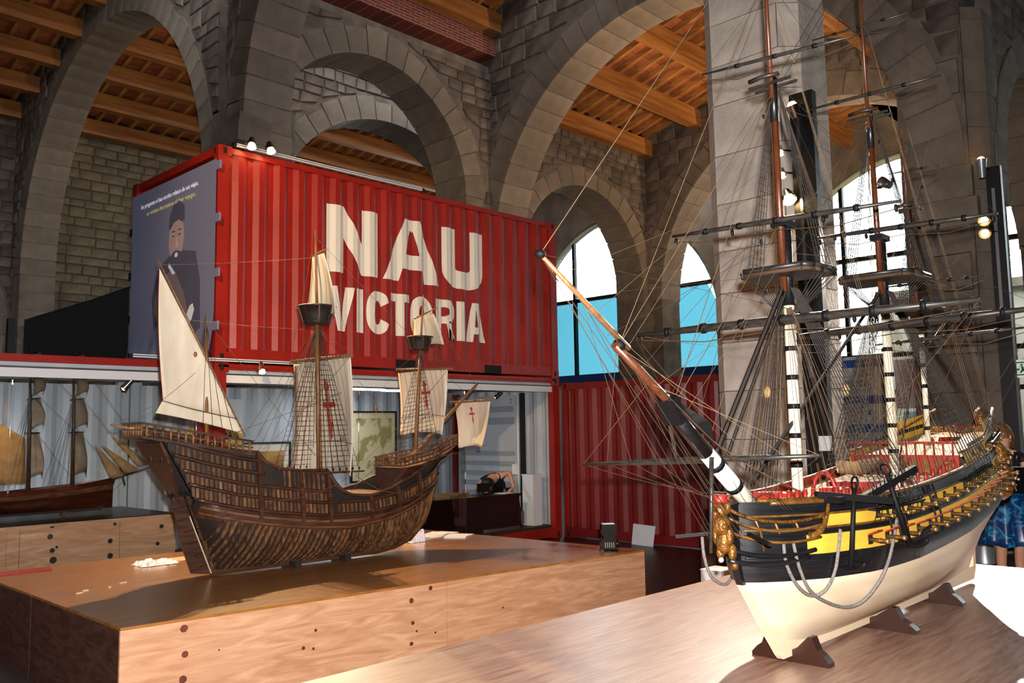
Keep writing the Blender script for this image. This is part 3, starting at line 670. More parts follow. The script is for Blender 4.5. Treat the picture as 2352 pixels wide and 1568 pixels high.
# ------------------------------------------------------------------ brown three-masted carrack
GL = Local((3.495, 6.82, PH), -3)
G = thing('carrack_model', 'brown wooden carrack model with cream sails on the long plinth', 'ship model', GL.o, GL.deg)
TW = [(-.6, .74), (-.2, .62), (.08, .548), (.41, .491), (.8, .44), (1.25, .427), (1.65, .473), (2.13, .62), (2.33, .72)]
TF = [(-.6, .62), (-.12, .478), (.26, .39), (.64, .33), (1.06, .292), (1.54, .345), (1.9, .45), (2.25, .58), (2.35, .63)]
TR = [(-.56, 1.16), (-.15, 1.056), (.22, 1.004), (.25, 1.0), (.31, .92), (.42, .862), (.6, .835), (.89, .824), (.93, .74), (1.02, .64), (1.1, .605), (1.3, .583), (1.56, .637), (1.84, .741), (2.1, .83), (2.34, .9)]
TB = [(-.6, .215), (-.3, .27), (0, .315), (.4, .352), (.9, .37), (1.4, .36), (1.8, .30), (2.1, .18), (2.25, .09), (2.33, .012)]
def g_aft(z): return lerp_tab([(.03, .0), (.2, -.075), (.45, -.19), (.66, -.29), (.9, -.41), (1.16, -.54)], z)
def g_fore(z): return lerp_tab([(.03, 1.72), (.08, 1.9), (.16, 2.05), (.33, 2.2), (.62, 2.31), (.9, 2.36)], z)
def g_b(x, z):
    zw = lerp_tab(TW, x); q = max(0, min(1, (z-.035)/(zw-.035)))
    B = lerp_tab(TB, x)
    if z > zw: return max(.004, B*(1-.22*(z-zw)/.55))
    e = 1.0+1.6*max(0, .35-x)/.6+1.3*max(0, x-1.5)/.8
    d = max(0., min(1., (g_fore(z)-x)/.22)); a = max(0., min(1., (x-g_aft(z))/.1)) if z < .62 else 1
    return max(.006, B*(1-(1-q)**(2.1))**(.62*e)*math.sqrt(d)*(a**.5))
def g_pt(x, z, s=-1, off=0.): return V((x, s*(g_b(x, z)+off), z))
def g_strip(zl, zh, x0, x1, off, n=44, k=5, s=-1, th=0):
    b = MB(); b.grid([[g_pt(x0+(x1-x0)*i/n, zl(x0+(x1-x0)*i/n)+(zh(x0+(x1-x0)*i/n)-zl(x0+(x1-x0)*i/n))*j/k, s, off) for j in range(k+1)] for i in range(n+1)]); return b
fz = lambda tab, d=0.: (lambda x: lerp_tab(tab, x)+d)
# inner shell: both sides from keel to rail
b = MB()
for s in (-1, 1):
    rows = []
    for i in range(61):
        t = i/60; row = []
        for j in range(15):
            v = j/14; x = -.55+2.9*t; z = .035+(lerp_tab(TR, x)-.05)*v
            x = max(g_aft(z)+.02, min(g_fore(z)-.01, x)); row.append(g_pt(x, z, s, -.008))
        rows.append(row)
    b.grid(rows)
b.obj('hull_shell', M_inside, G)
MB().prism([(x, -.014, z) for x, z in [(-.005, .012), (1.6, .012), (1.8, .035), (2.0, .1), (2.17, .25), (2.3, .55), (2.37, .92), (2.34, .92), (2.27, .56), (2.14, .28), (1.97, .14), (1.76, .07), (1.55, .05), (.25, .05), (.12, .1), (-.02, .3), (-.2, .66), (-.23, .66), (-.05, .2)]], (0, .028, 0)).obj('keel_and_stem', M_oak, G)
for i in range(48):                                  # exposed frames below the wales
    x = -.06+2.3*i/47
    for s in (-1, 1):
        zt = lerp_tab(TF, x)+.015; pts = []
        for j in range(10):
            z = .05+(zt-.05)*j/9; xx = x-.12*(1-j/9)*(1 if x < 1.2 else .3)*(max(0, 1-x/1.2)); xx = max(g_aft(z)+.015, min(g_fore(z)-.03, xx+.02)); pts.append(g_pt(xx, z, s, .002))
        m = MB(); w = .0125+RND.random()*.004
        m.grid([[p+V((dx, dy*s, 0)) for dx, dy in ((-w, -.012), (-w*.8, .009), (w*.8, .009), (w, -.012))] for p in pts], False); m.obj('frame_rib', M_rib, G)
for s in (-1, 1):                                    # wales and strakes
    for k in range(5):
        zl = lambda x, k=k: lerp_tab(TF, x)+(lerp_tab(TW, x)-lerp_tab(TF, x))*k/5; zh = lambda x, k=k: lerp_tab(TF, x)+(lerp_tab(TW, x)-lerp_tab(TF, x))*(k+.86)/5
        g_strip(zl, zh, -.2+.02*k*0, 2.3, .006+(.012 if k in (1, 3) else 0), 40, 2, s).obj('plank', M_oak2 if k % 2 else M_oak, G)
    for k, (d, x0, x1) in enumerate(((.0, -.26, 2.32), (.105, -.32, 2.34), (.2, -.36, .92), (.3, -.42, .3), (.4, -.45, .26))):
        top = min(lerp_tab(TR, .5)-.0, 9)
        pts = [g_pt(x0+(x1-x0)*i/40, min(lerp_tab(TW, x0+(x1-x0)*i/40)+d+.012, lerp_tab(TR, x0+(x1-x0)*i/40)), s, .014) for i in range(41)]
        MB().tube(pts, .015, 5).obj('strake', M_oak, G)
    pts = [g_pt(x, lerp_tab(TR, x), s, .006) for x in [-.53+.03*i for i in range(96)]]
    MB().tube(pts, .016, 5).obj('rail_cap', M_oak, G)
    # stanchions in rows between the strakes, dark gaps behind
    def row(x0, x1, n, lo, hi):
        for i in range(n):
            x = x0+(x1-x0)*(i+.5)/n; zl, zh = lo(x), hi(x)
            if zh-zl < .02: continue
            a, c = g_pt(x, zl, s, .004), g_pt(x, zh, s, .004); MB().bar(a, c, .02, .014, (0, 1, 0)).obj('stanchion', M_rib if (i*7+n) % 3 else M_oak2, G)
    for d0, d1, x0, x1, n in ((.025, .1, -.3, .24, 16), (.12, .19, -.34, .24, 16), (.215, .29, -.38, .22, 15), (.315, .39, -.42, .2, 14)):
        row(x0, x1, n, lambda x, d=d0: lerp_tab(TW, x)+d, lambda x, d=d1: min(lerp_tab(TW, x)+d, lerp_tab(TR, x)-.01))
    for d0, d1, x0, x1, n in ((.025, .1, .28, .9, 17), (.12, .2, .28, .9, 17), (.22, .37, .45, .9, 10), (.025, .1, .95, 2.25, 30)):
        row(x0, x1, n, lambda x, d=d0: lerp_tab(TW, x)+d, lambda x, d=d1: min(lerp_tab(TW, x)+d, lerp_tab(TR, x)-.008))
    for x in (.25, .62, .88, 1.3, 1.62, 1.92):          # riders
        zl, zh = lerp_tab(TW, x)-.05, lerp_tab(TR, x)-.005
        pts = [g_pt(x, zl+(zh-zl)*j/5, s, .02) for j in range(6)]; m = MB(); m.grid([[p+V((dx, dy*s, 0)) for dx, dy in ((-.016, -.02), (-.014, .014), (.014, .014), (.016, -.02))] for p in pts], False); m.obj('rider', M_oak, G)
    m = MB().box(.72, 1.2, min(s*.36, s*.41), max(s*.36, s*.41), .8, .815); m.obj('channel', M_oak, G)
# decks
def deck(x0, x1, z, m, k=.96, name='deck'):
    b = MB(); xs = [x0+(x1-x0)*i/14 for i in range(15)]
    b.grid([[V((x, s*(g_b(x, z(x)))*k, z(x))) for s in (-1, -.5, 0, .5, 1)] for x in xs]); b.obj(name, m, G)
M_deckw = mat('deck_planks', '#7d5a36', .5, col2='#5f4126', scale=10, stretch=(.3, 12, 1))
deck(-.5, .3, lambda x: lerp_tab(TR, x)-.06, M_deckw); deck(.28, 2.2, lambda x: .56+.06*max(0, x-1.5), M_deckw)
for x0, w in ((.28, .3), (1.75, .22)): MB().box(x0-.01, x0+.01, -w, w, .55, .95 if x0 < 1 else .8).obj('bulkhead', M_oak, G)
for i in range(7): MB().box(1.2+.06*i, 1.24+.06*i, -.3, .3, .585, .6).obj('deck_beam', M_spar, G)
# stern: transom, gallery, rudder
tp = [(z, g_aft(z), .03+.21*min(1, (z-.62)/.35)) for z in (.62, .75, .88, 1.0, 1.1)]
b = MB(); b.grid([[V((x-.012, y*w, z)) for y in (-1, -.5, 0, .5, 1)] for z, x, w in tp], False); o = b.obj('transom', M_oak, G); o.modifiers.new('t', 'SOLIDIFY').thickness = .02
for y in (-.12, .1):
    MB().ball((g_aft(.98)-.03, y, .98), .03, 12, 8, (.25, .8, 1.5)).obj('stern_window', M_inside, G)
    MB().tube([V((g_aft(.98)-.034-.03*math.sin(a)*.4, y+.026*math.cos(a), .98+.046*math.sin(a))) for a in [2*pi*k/14 for k in range(15)]], .005, 4).obj('window_frame', M_oak2, G)
gal = [(-.66, -.22), (-.66, .22), (-.42, .235), (.2, .3), (.2, -.3), (-.42, -.235)]
gz = lambda x: 1.245-.165*(x+.66)/.9+.0
def gallery(zo, r, m, nm):
    ring = gal+[gal[0]]
    for a, c in zip(ring, ring[1:]):
        if a[0] > .15 and c[0] > .15: continue
        MB().bar((a[0], a[1], gz(a[0])+zo), (c[0], c[1], gz(c[0])+zo), r, r*.8).obj(nm, m, G)
gallery(0, .022, M_oak, 'gallery_rail'); gallery(-.05, .014, M_oak2, 'gallery_rail'); gallery(-.105, .024, M_oak, 'gallery_rail')
ring = gal+[gal[0]]
for a, c in zip(ring, ring[1:]):
    if a[0] > .15 and c[0] > .15: continue
    L = math.hypot(c[0]-a[0], c[1]-a[1]); n = max(2, int(L/.055))
    for i in range(n):
        x, y = a[0]+(c[0]-a[0])*(i+.5)/n, a[1]+(c[1]-a[1])*(i+.5)/n
        MB().tube([(x, y, gz(x)-.1), (x, y, gz(x)-.055), (x, y, gz(x)-.005)], [.008, .011, .008], 6).obj('baluster', M_spar if (i % 3 == 0) else M_rib, G)
MB().prism([(-.64, -.2, 1.13), (-.64, .2, 1.13), (-.45, .23, 1.1), (-.45, -.23, 1.1)], (0, 0, .012)).obj('gallery_floor', M_oak, G)
rd = MB().prism([(x, -.012, z) for x, z in [(-.172, .045), (-.012, .022), (-.06, .15), (-.14, .36), (-.215, .56), (-.25, .66), (-.335, .675), (-.34, .6), (-.305, .5), (-.285, .38), (-.235, .22)]], (0, .024, 0)).obj('rudder', M_oak, G)
for k in range(6):
    z = .07+.095*k; x = g_aft(z)-.005; MB().bar((x-.09, -.014, z+.02), (x+.05, -.016, z+.045), .004, .012, (0, 1, 0)).obj('strap', M_iron, rd)
MB().bar((-.012, -.016, .03), (-.2, -.016, .5), .006, .016, (0, 1, 0)).obj('pale_strip', M_pale, rd)
MB().prism([(-.34, -.03, .66), (-.2, -.03, .66), (-.2, .03, .66), (-.34, .03, .66)], (0, 0, .03)).obj('rudder_head', M_iron, rd)
MB().tube([(-.84, -.05, 1.235), (-.5, -.04, 1.17)], [.006, .012], 6).obj('outrigger', M_spar, G)
# forecastle
fc = [(1.74, -.235), (1.74, .235), (2.12, .19), (2.58, .03), (2.58, -.03), (2.12, -.19)]; fzt = lambda x: .905+.2*max(0, (x-1.74)/.84)**1.5
ringf = fc+[fc[0]]
MB().grid([[V((x, y*w, fzt(x)-.1)) for y in (-1, 0, 1)] for x, w in ((1.74, .23), (1.95, .215), (2.12, .19), (2.35, .115), (2.58, .03))], False).obj('forecastle_deck', M_oak2, G)
for zo, r in ((0, .018), (-.04, .013), (-.08, .02)):
    for a, c in zip(ringf, ringf[1:]): MB().bar((a[0], a[1], fzt(a[0])+zo), (c[0], c[1], fzt(c[0])+zo), r, r*.8).obj('forecastle_rail', M_oak2, G)
for a, c in zip(ringf, ringf[1:]):
    n = max(1, int(math.hypot(c[0]-a[0], c[1]-a[1])/.05))
    for i in range(n):
        x, y = a[0]+(c[0]-a[0])*(i+.5)/n, a[1]+(c[1]-a[1])*(i+.5)/n; MB().bar((x, y, fzt(x)-.08), (x, y, fzt(x)), .012, .012).obj('forecastle_post', M_rib, G)
b = MB(); b.grid([[V((x, s*w, z)) for x, w, z in r] for s in (1,) for r in ([(1.74, .2, .7), (2.0, .19, .76), (2.2, .12, .82), (2.36, .02, .88)], [(1.74, .23, .81), (2.12, .19, .83), (2.35, .11, .88), (2.55, .02, .97)])]); b.grid([[V((x, -w, z)) for x, w, z in r] for r in ([(1.74, .2, .7), (2.0, .19, .76), (2.2, .12, .82), (2.36, .02, .88)], [(1.74, .23, .81), (2.12, .19, .83), (2.35, .11, .88), (2.55, .02, .97)])])
b.obj('forecastle_side', M_oak, G)
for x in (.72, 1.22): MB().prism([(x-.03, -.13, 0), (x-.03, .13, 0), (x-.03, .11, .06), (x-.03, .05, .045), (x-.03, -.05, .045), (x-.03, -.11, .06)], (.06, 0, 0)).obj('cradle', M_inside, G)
# masts, tops, spars
def mast(name, pts, rs, m, root, n=8): return MB().tube(pts, rs, n).obj(name, m, root)
mm = mast('main_mast', [(1.0, 0, .56), (.975, 0, 1.5), (.955, 0, 2.2)], [.026, .024, .02], M_spar, G); mast('topmast', [(.965, 0, 2.1), (.94, 0, 2.8), (.933, 0, 3.02)], [.014, .011, .004], M_spar, mm)
fm_ = mast('fore_mast', [(2.05, 0, .7), (2.1, 0, 1.5), (2.135, 0, 2.02)], [.022, .02, .016], M_spar, G); mast('topmast', [(2.13, 0, 1.95), (2.165, 0, 2.4), (2.176, 0, 2.52)], [.011, .008, .003], M_spar, fm_)
mz = mast('mizzen_mast', [(-.06, 0, 1.0), (-.075, 0, 1.7), (-.088, 0, 2.15)], [.018, .016, .006], M_spar, G)
bsp = mast('bowsprit', [(1.95, 0, .86), (2.4, .0, 1.23), (2.885, 0, 1.645)], [.024, .02, .012], M_spar, G)
for c, r, h in (((.955, 0, 2.13), .165, .165), ((2.125, 0, 1.955), .125, .13)):
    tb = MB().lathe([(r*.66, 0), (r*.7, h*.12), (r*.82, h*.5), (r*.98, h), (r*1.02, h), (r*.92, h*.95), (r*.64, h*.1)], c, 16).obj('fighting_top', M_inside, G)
    for k in range(8): a = 2*pi*(k+.5)/8; MB().bar(V(c)+V((r*.73*math.cos(a), r*.73*math.sin(a), h*.06)), V(c)+V((r*1.02*math.cos(a), r*1.02*math.sin(a), h*1.02)), .014, .008).obj('slat', M_oak, tb)
    for z, q in ((h, 1.04), (h*.14, .75)): MB().tube([V(c)+V((r*q*math.cos(2*pi*k/16), r*q*math.sin(2*pi*k/16), z)) for k in range(17)], .008, 5).obj('hoop', M_oak, tb)
def yard(root, a, b_, r, m=M_spar, name='yard', lash=0):
    a, b_ = V(a), V(b_); y = MB().tube([a, a.lerp(b_, .25), a.lerp(b_, .5), a.lerp(b_, .75), b_], [r*.45, r*.85, r, r*.85, r*.45], 8).obj(name, m, root)
    for k in range(lash):
        p = a.lerp(b_, (k+.5)/lash); d = (b_-a).normalized(); MB().tube([p-d*.004, p+d*.004], r*1.12, 8).obj('lashing', M_hemp, y)
    return y
def sq_sail(x, zt, ht, zb, ha, hb, bul, m, root, name='square_sail', nu=14, nv=14):
    def S(u, v): y = (ht*(1-2*u))*(1-v)+(ha+(hb-ha)*u)*v; z = zt+(zb-zt)*v+.03*math.sin(pi*u)*v; return V((x+bul*math.sin(pi*min(1, v*1.05)*.62)*(.35+.65*math.sin(pi*u))+.004*math.sin(u*31+v*4), y, z))
    o = sail(S, nu, nv, m, root, name=name); return S
yard(mm, (.985, .53, 1.83), (.985, -.56, 1.81), .017, lash=22); S_main = sq_sail(1.0, 1.8, .5, .77, .62, -.42, .16, M_sailc, G, 'main_sail')
rope(G, [S_main(u/12, .73)+V((-.006, 0, 0)) for u in range(13)], .003, M_rope, 'bonnet_lacing')
yard(mm, (.96, .1, 2.78), (.96, -.14, 2.81), .009, lash=8); sq_sail(.965, 2.78, .105, 2.2, .27, -.29, .07, M_sailc, G, 'main_topsail', 8, 12)
yard(fm_, (2.14, .43, 1.79), (2.14, -.5, 1.74), .013, lash=18); S_fore = sq_sail(2.15, 1.75, .41, 1.11, .42, -.27, .1, M_sailc, G, 'fore_sail')
rope(G, [S_fore(u/12, .72)+V((-.006, 0, 0)) for u in range(13)], .003, M_rope, 'bonnet_lacing')
yard(fm_, (2.17, .17, 2.29), (2.17, -.23, 2.365), .008, lash=8); sq_sail(2.175, 2.31, .165, 1.99, .24, -.3, .06, M_sailp, G, 'fore_topsail', 8, 8)
yard(bsp, (2.79, .36, 1.455), (2.79, -.33, 1.455), .011, lash=16); S_spr = sq_sail(2.8, 1.44, .29, .96, .27, -.1, .1, M_sailp, G, 'spritsail')
def cross(S, cu, cv, w, h, off, root):
    o = V(off)
    for pl_ in ([(cu-w*.12, cv-h*.5), (cu+w*.12, cv-h*.5), (cu+w*.09, cv+h*.5), (cu-w*.09, cv+h*.5)], [(cu-w*.5, cv-h*.16), (cu+w*.5, cv-h*.16), (cu+w*.5, cv-h*.06), (cu-w*.5, cv-h*.06)], [(cu, cv-h*.62), (cu+w*.3, cv-h*.42), (cu, cv-h*.36), (cu-w*.3, cv-h*.42)], [(cu-w*.62, cv-h*.11), (cu-w*.45, cv-h*.22), (cu-w*.4, cv-h*.11), (cu-w*.45, cv)], [(cu+w*.62, cv-h*.11), (cu+w*.45, cv), (cu+w*.4, cv-h*.11), (cu+w*.45, cv-h*.22)], [(cu-w*.2, cv+h*.2), (cu+w*.2, cv+h*.2), (cu, cv+h*.62)]):
        decal_on(S, pl_, M_cross, root, o, 'red_cross'); o = o+V((-.0006, 0, 0))
cross(S_spr, .46, .3, .15, .34, (-.012, 0, 0), G); cross(S_main, .52, .45, .18, .5, (-.012, 0, 0), G); cross(S_fore, .52, .4, .16, .4, (-.012, 0, 0), G)
# lateen mizzen
ya, yb = V((-.52, -.06, 2.55)), V((.245, -.06, 1.13))
yard(mz, ya, yb, .011, lash=24, name='lateen_yard')
c0, c1 = V((-.505, -.06, 2.48)), V((.16, -.06, 1.285)); ck = V((-.455, -.07, 1.425))
def S_lat(u, v): p = c0.lerp(c1, u); q = c0.lerp(ck, u); r = p.lerp(q, v); bow = math.sin(pi*u)*.02; return r+V((-bow*v-.0, .07*math.sin(pi*v)*u+.002*math.sin(v*40), 0))
sail(S_lat, 16, 12, M_sailp, G, name='lateen_sail')
def S_bon(u, v): a = ck.lerp(c1, u); q = V((-.51, -.07, 1.325)).lerp(V((.235, -.06, 1.15)), u); return a.lerp(q, v)+V((0, .05*math.sin(pi*u)*(1-v*.3), .02*math.sin(pi*u)*(v-.2)))
sail(S_bon, 14, 4, M_sailp, G, name='bonnet'); rope(G, [S_bon(u/12, .05)+V((0, -.012, 0)) for u in range(13)], .0035, M_rope, 'bonnet_lacing')
rope(G, [S_lat(i/10, 1)+V((0, -.004, 0)) for i in range(11)], .003, M_cross, 'red_bolt_rope')
# standing and running rigging
for s in (-1, 1):
    shroud_net(G, [(.965, s*.03, 2.12)]*7, [(.76+.066*i, s*.395, .815) for i in range(7)], M_rope, .0028, .047, .002)
    shroud_net(G, [(2.12, s*.02, 1.94)]*5, [(1.93+.07*i, s*.2, .9+.012*i) for i in range(5)], M_rope, .0024, .042, .0018)
    for i in range(4): rope(G, [(-.085, s*.01, 2.05), (-.2+.09*i, s*.24, 1.1)], .0022, M_rope, 'shroud')
    for i in range(7): block(G, (.76+.066*i, s*.398, .835), .009, M_iron, 'deadeye')
    for i in range(5): rope(G, [(.95, s*.05, 2.14), (.955+.0, s*.15, 2.27)], .002, M_rope, 'futtock')
    for x in (.4, .5, .6): rope(G, [(.96, s*.02, 2.1), (x, s*.36, .84)], .0022, M_hemp, 'backstay')
    rope(G, [(.985, s*.53, 1.82), (.3, s*.28, 1.02)], .0018, M_hemp, 'brace', .03); rope(G, [(2.14, s*.46, 1.76), (1.2, s*.33, .85)], .0018, M_hemp, 'brace', .03)
    rope(G, [(.985, s*.53, 1.83), (.955, 0, 2.1)], .0016, M_hemp, 'lift'); rope(G, [(2.14, s*.46, 1.77), (2.13, 0, 1.95)], .0016, M_hemp, 'lift'); rope(G, [(.96, s*.12, 2.8), (.985, s*.53, 1.84)], .0016, M_hemp, 'sheet')
    rope(G, [(2.79, s*.33, 1.45), (2.88, 0, 1.63)], .0015, M_hemp, 'lift'); rope(G, [(1.02, s*.5, .78), (.3, s*.33, .6)], .0016, M_hemp, 'sheet', .06); rope(G, [(1.05, s*.5, .78), (1.85, s*.3, .6)], .002, M_hemp, 'tack', .08)
for a, c in (((.955, 0, 2.12), (2.05, 0, .95)), ((2.13, 0, 1.95), (2.75, 0, 1.52)), ((.935, 0, 2.95), (2.13, 0, 2.0)), ((2.17, 0, 2.45), (2.87, 0, 1.63)), ((-.085, 0, 2.1), (.95, 0, .95)), ((-.27, -.06, 2.08), (.94, 0, 2.08)), ((-.52, -.06, 2.5), (.94, 0, 2.75)), ((-.455, -.07, 1.42), (-.83, -.05, 1.24)), ((-.455, -.07, 1.43), (-.07, 0, 1.75)), ((1.0, -.35, 1.5), (-.2, -.25, 1.08)), ((2.1, -.2, 1.35), (1.1, -.34, .63)), ((2.15, -.25, 1.15), (1.55, -.32, .66)), ((2.83, -.2, 1.0), (2.3, -.1, .9))):
    rope(G, [a, c], .0022, M_hemp, 'stay', .01)
for p in ((.3, -.2, 1.7), (1.4, -.3, 1.35), (-.2, -.07, 1.8), (2.3, -.2, 1.55), (1.22, -.3, 1.5), (.98, -.4, 1.1)): block(G, p, .016, M_spar)

# ------------------------------------------------------------------ small two-masted brig in the left case
M_brig = mat('polished_mahogany', '#4e1f14', .22, col2='#38140d', scale=5, stretch=(.4, 3, 3), spec=.6, coat=.4)
M_tan = mat('tan_sailcloth', '#a5804e', .85, col2='#8a6a42', scale=9)
M_dun = mat('dun_sailcloth', '#7d6a52', .85, col2='#6a5844', scale=7)
Bg = thing('brig_model', 'small dark brig model with tan sails inside the left glass case', 'ship model', (2.0, 10.35, ZB+.02))
BL = Local((2.0, 10.35, ZB+.02), 0)
def bx_(px, py, y=0.): return BL.yp(px, py, y)
# local metres: hull x from -.6 to 2.1
tb_ = [(-.7, .1), (-.2, .19), (.6, .21), (1.3, .19), (1.7, .12), (1.95, .05), (2.08, .008)]; tt_ = [(-.7, .36), (0, .3), (1, .3), (1.6, .34), (2.1, .4)]
def b_b(x, v): return lerp_tab(tb_, x)*(1-(1-v)**2.2)**(.6+max(0, x-1.2)*.6)
for s in (-1, 1):
    for nm, v0, v1, m in (('hull_bottom', 0, .62, M_brig), ('hull_band', .62, .8, M_oak2), ('bulwark', .8, 1, M_brig)):
        b = MB(); b.grid([[V((-.7+2.78*i/30, s*(b_b(-.7+2.78*i/30, v0+(v1-v0)*j/6)+(.004 if nm == 'hull_band' else 0)), .06+(lerp_tab(tt_, -.7+2.78*i/30)-.06)*(v0+(v1-v0)*j/6))) for j in range(7)] for i in range(31)]); b.obj(nm, m, Bg)
MB().grid([[V((-.7+2.78*i/20, y*lerp_tab(tb_, -.7+2.78*i/20)*.95, lerp_tab(tt_, -.7+2.78*i/20)-.03)) for y in (-1, 0, 1)] for i in range(21)]).obj('deck', M_deckw, Bg)
MB().prism([(x, -.008, z) for x, z in ((-.6, .04), (1.95, .04), (2.05, .2), (2.12, .42), (2.08, .42), (2.0, .2), (1.9, .07), (-.6, .07))], (0, .016, 0)).obj('keel', M_inside, Bg)
for x in (.45, 1.55): MB().box(x-.02, x+.02, -.05, .05, 0, .06).obj('brass_stand', mat('brass_post', '#c9a877', .25, 1) if 'brass_post' not in MT else MT['brass_post'], Bg)
MB().tube([(1.85, 0, .33), bx_(357, 1069)], [.02, .008], 6).obj('bowsprit', M_oak, Bg); MB().bar((2.15, 0, .53), (2.22, 0, .3), .01, .01).obj('dolphin_striker', M_iron, Bg)
for mx, top in ((1.19, 1.86), (1.64, 1.84)):
    mo = MB().tube([(mx, 0, .25), (mx-.01, 0, 1.1), (mx-.03, 0, top)], [.022, .016, .005], 6).obj('mast', M_oak, Bg)
    lv = [(.88, .3, .98), (.96, .3, 1.37), (1.37, .22, 1.7), (1.72, .16, 1.93)] if mx > 1 else [(.85, .32, .97), (.98, .3, 1.4), (1.42, .22, 1.72), (1.76, .16, 1.96)]
    z0 = .42
    for i, (zl, hw, zh) in enumerate([(.42, .34, .92), (.96, .32, 1.29), (1.33, .25, 1.58), (1.62, .18, 1.79)]):
        hw *= .62; yard(mo, (mx+.02, hw*1.15, zh), (mx+.02, -hw*1.15, zh), .008, M_iron)
        def S(u, v, zl=zl, zh=zh, hw=hw): return V((mx+.03+.1*math.sin(pi*v*.7)*(.4+.6*math.sin(pi*u)), hw*(1-2*u)*(.86+.18*v), zh+(zl-zh)*v+.06*math.sin(pi*u)*v))
        sail(S, 8, 8, M_dun, Bg, name='square_sail')
    for s in (-1, 1): shroud_net(Bg, [(mx, s*.01, 1.35)]*4, [(mx-.25+.06*i, s*.2, .33) for i in range(4)], M_rope, .0018, 0)
def tri(a, b_, c, m, nm):
    a, b_, c = V(a), V(b_), V(c)
    def S(u, v): return a.lerp(b_.lerp(c, v), u)+V((0, -.03*math.sin(pi*v)*u, 0))
    sail(S, 8, 8, m, Bg, name=nm)
for a_, b_, c_ in (((218, 1020), (253, 1097), (288, 1091)), ((233, 1021), (287, 1087), (322, 1079)), ((257, 1000), (317, 1070), (347, 1066))): tri(bx_(*a_), bx_(*b_), bx_(*c_), M_tan, 'jib')
def S_sp(u, v): return V((1.14, 0, .86)).lerp(V((.72, 0, 1.12)), u).lerp(V((1.16, 0, .38)).lerp(V((.5, 0, .4)), u), v)+V((0, -.03*math.sin(pi*u), 0))
sail(S_sp, 8, 8, M_tan, Bg, name='spanker')
for a, c in (((1.17, 0, 1.8), (1.62, 0, 1.3)), ((1.18, 0, 1.4), (1.63, 0, .95)), ((1.19, 0, 1.0), (1.64, 0, .4)), ((1.62, 0, 1.8), (2.5, 0, .6)), ((1.63, 0, 1.4), (2.35, 0, .53)), ((1.63, 0, 1.0), (2.1, 0, .45)), ((1.17, 0, 1.7), (1.62, 0, 1.6)), ((2.5, 0, .58), (2.08, 0, .25))): rope(Bg, [a, c], .002, M_rope, 'stay')

# ================================================================== large ship of the line (bow towards the camera; local x runs aft)
WL = Local((4.0, 2.1, PH), 0)
Wp = thing('warship_model', 'large model warship with white bottom, yellow gun bands and black rigging', 'ship model', WL.o, 0)
M_bot = mat('ivory_bottom', '#e6d3b6', .45, col2='#dcc6a4', scale=3, stretch=(.5, 2, 2), spec=.4)
M_wale = mat('black_wale', '#0a0a0c', .35, col2='#17171a', scale=8, stretch=(.3, 1, 20), spec=.6)
M_yel = mat('yellow_band', '#d6a93a', .45, col2='#caa038', scale=5, stretch=(.5, 1, 8))
M_gold = mat('gilded_carving', '#8f6026', .38, .5, col2='#583615', scale=30, bump=.5, bscale=60)
M_goldw = mat('gilded_rail', '#5e3c1b', .4, .3, col2='#835a28', scale=20)
M_brass = mat('brass_gun', '#c99a6a', .28, .85)
M_rred = mat('deck_red', '#8c2318', .45)
M_ivory = mat('ivory_mast', '#ece0c8', .4, col2='#e0d2b4', scale=6, stretch=(4, 4, .5))
M_tmast = mat('varnished_topmast', '#45210f', .35, col2='#5e3018', scale=12, stretch=(4, 4, .5))
M_bspar = mat('black_spar', '#1d1b1a', .4, col2='#37312b', scale=18, stretch=(1, 1, 4))
M_cable = mat('grey_cable', '#5a5450', .85, col2='#7c756e', scale=120)
M_pdeck = mat('pale_deck', '#a98a64', .7, col2='#957852', scale=8, stretch=(.4, 14, 1))
M_lwood = mat('light_block_wood', '#a98c5e', .5)
TBx = [(0, 0), (.06, .07), (.16, .15), (.36, .26), (.66, .345), (1.16, .40), (1.96, .42), (2.66, .385), (3.06, .315), (3.34, .25)]
TBz = [(.06, .012), (.09, .06), (.14, .16), (.2, .25), (.3, .345), (.4, .40), (.5, .42), (.62, .412), (.74, .385), (.85, .35), (1.0, .315), (1.3, .28)]
def w_stem(z): return lerp_tab([(.06, .0), (.1, -.035), (.22, -.155), (.42, -.34), (.5, -.365), (.6, -.375), (1.3, -.375)], z)
def sheer(x): return .06*max(0, x-.4)**1.6
def w_b(x, z):                     # half breadth; z without sheer
    xs = w_stem(z); k = lerp_tab(TBz, z)/.42; t = x-xs
    if t <= 0: return 0.
    p = lerp_tab([(.06, 1.5), (.2, 1.25), (.43, 1.0), (1.3, .94)], z)
    e = lerp_tab(TBx, t**p if t < 1 else t)
    if z < .45 and x > 1.6:        # the run aft narrows below the waterline
        e *= 1-(x-1.6)/1.45*(1-(max(0, z-.06)/.39)**1.3)*.93
    return max(0., e*k)
def w_pt(x, z, s=-1, off=0.): return V((x, s*(w_b(x, z)+off), z+sheer(x)*min(1, (z-.04)/.36)))
W_X1 = 2.82
def w_band(name, z0, z1, m, off=0., k=3, n=56, xa=None, xb=None):
    for s in (-1, 1):
        rows = []
        for i in range(n+1):
            t = i/n; t = t**1.7; row = []
            for j in range(k+1):
                z = z0+(z1-z0)*j/k; xs_ = w_stem(z) if xa is None else xa; xe_ = W_X1 if xb is None else xb; x = xs_+(xe_-xs_)*t; row.append(w_pt(x, z, s, off))
            rows.append(row if s < 0 else row[::-1])
        MB().grid(rows).obj(name, m, Wp)
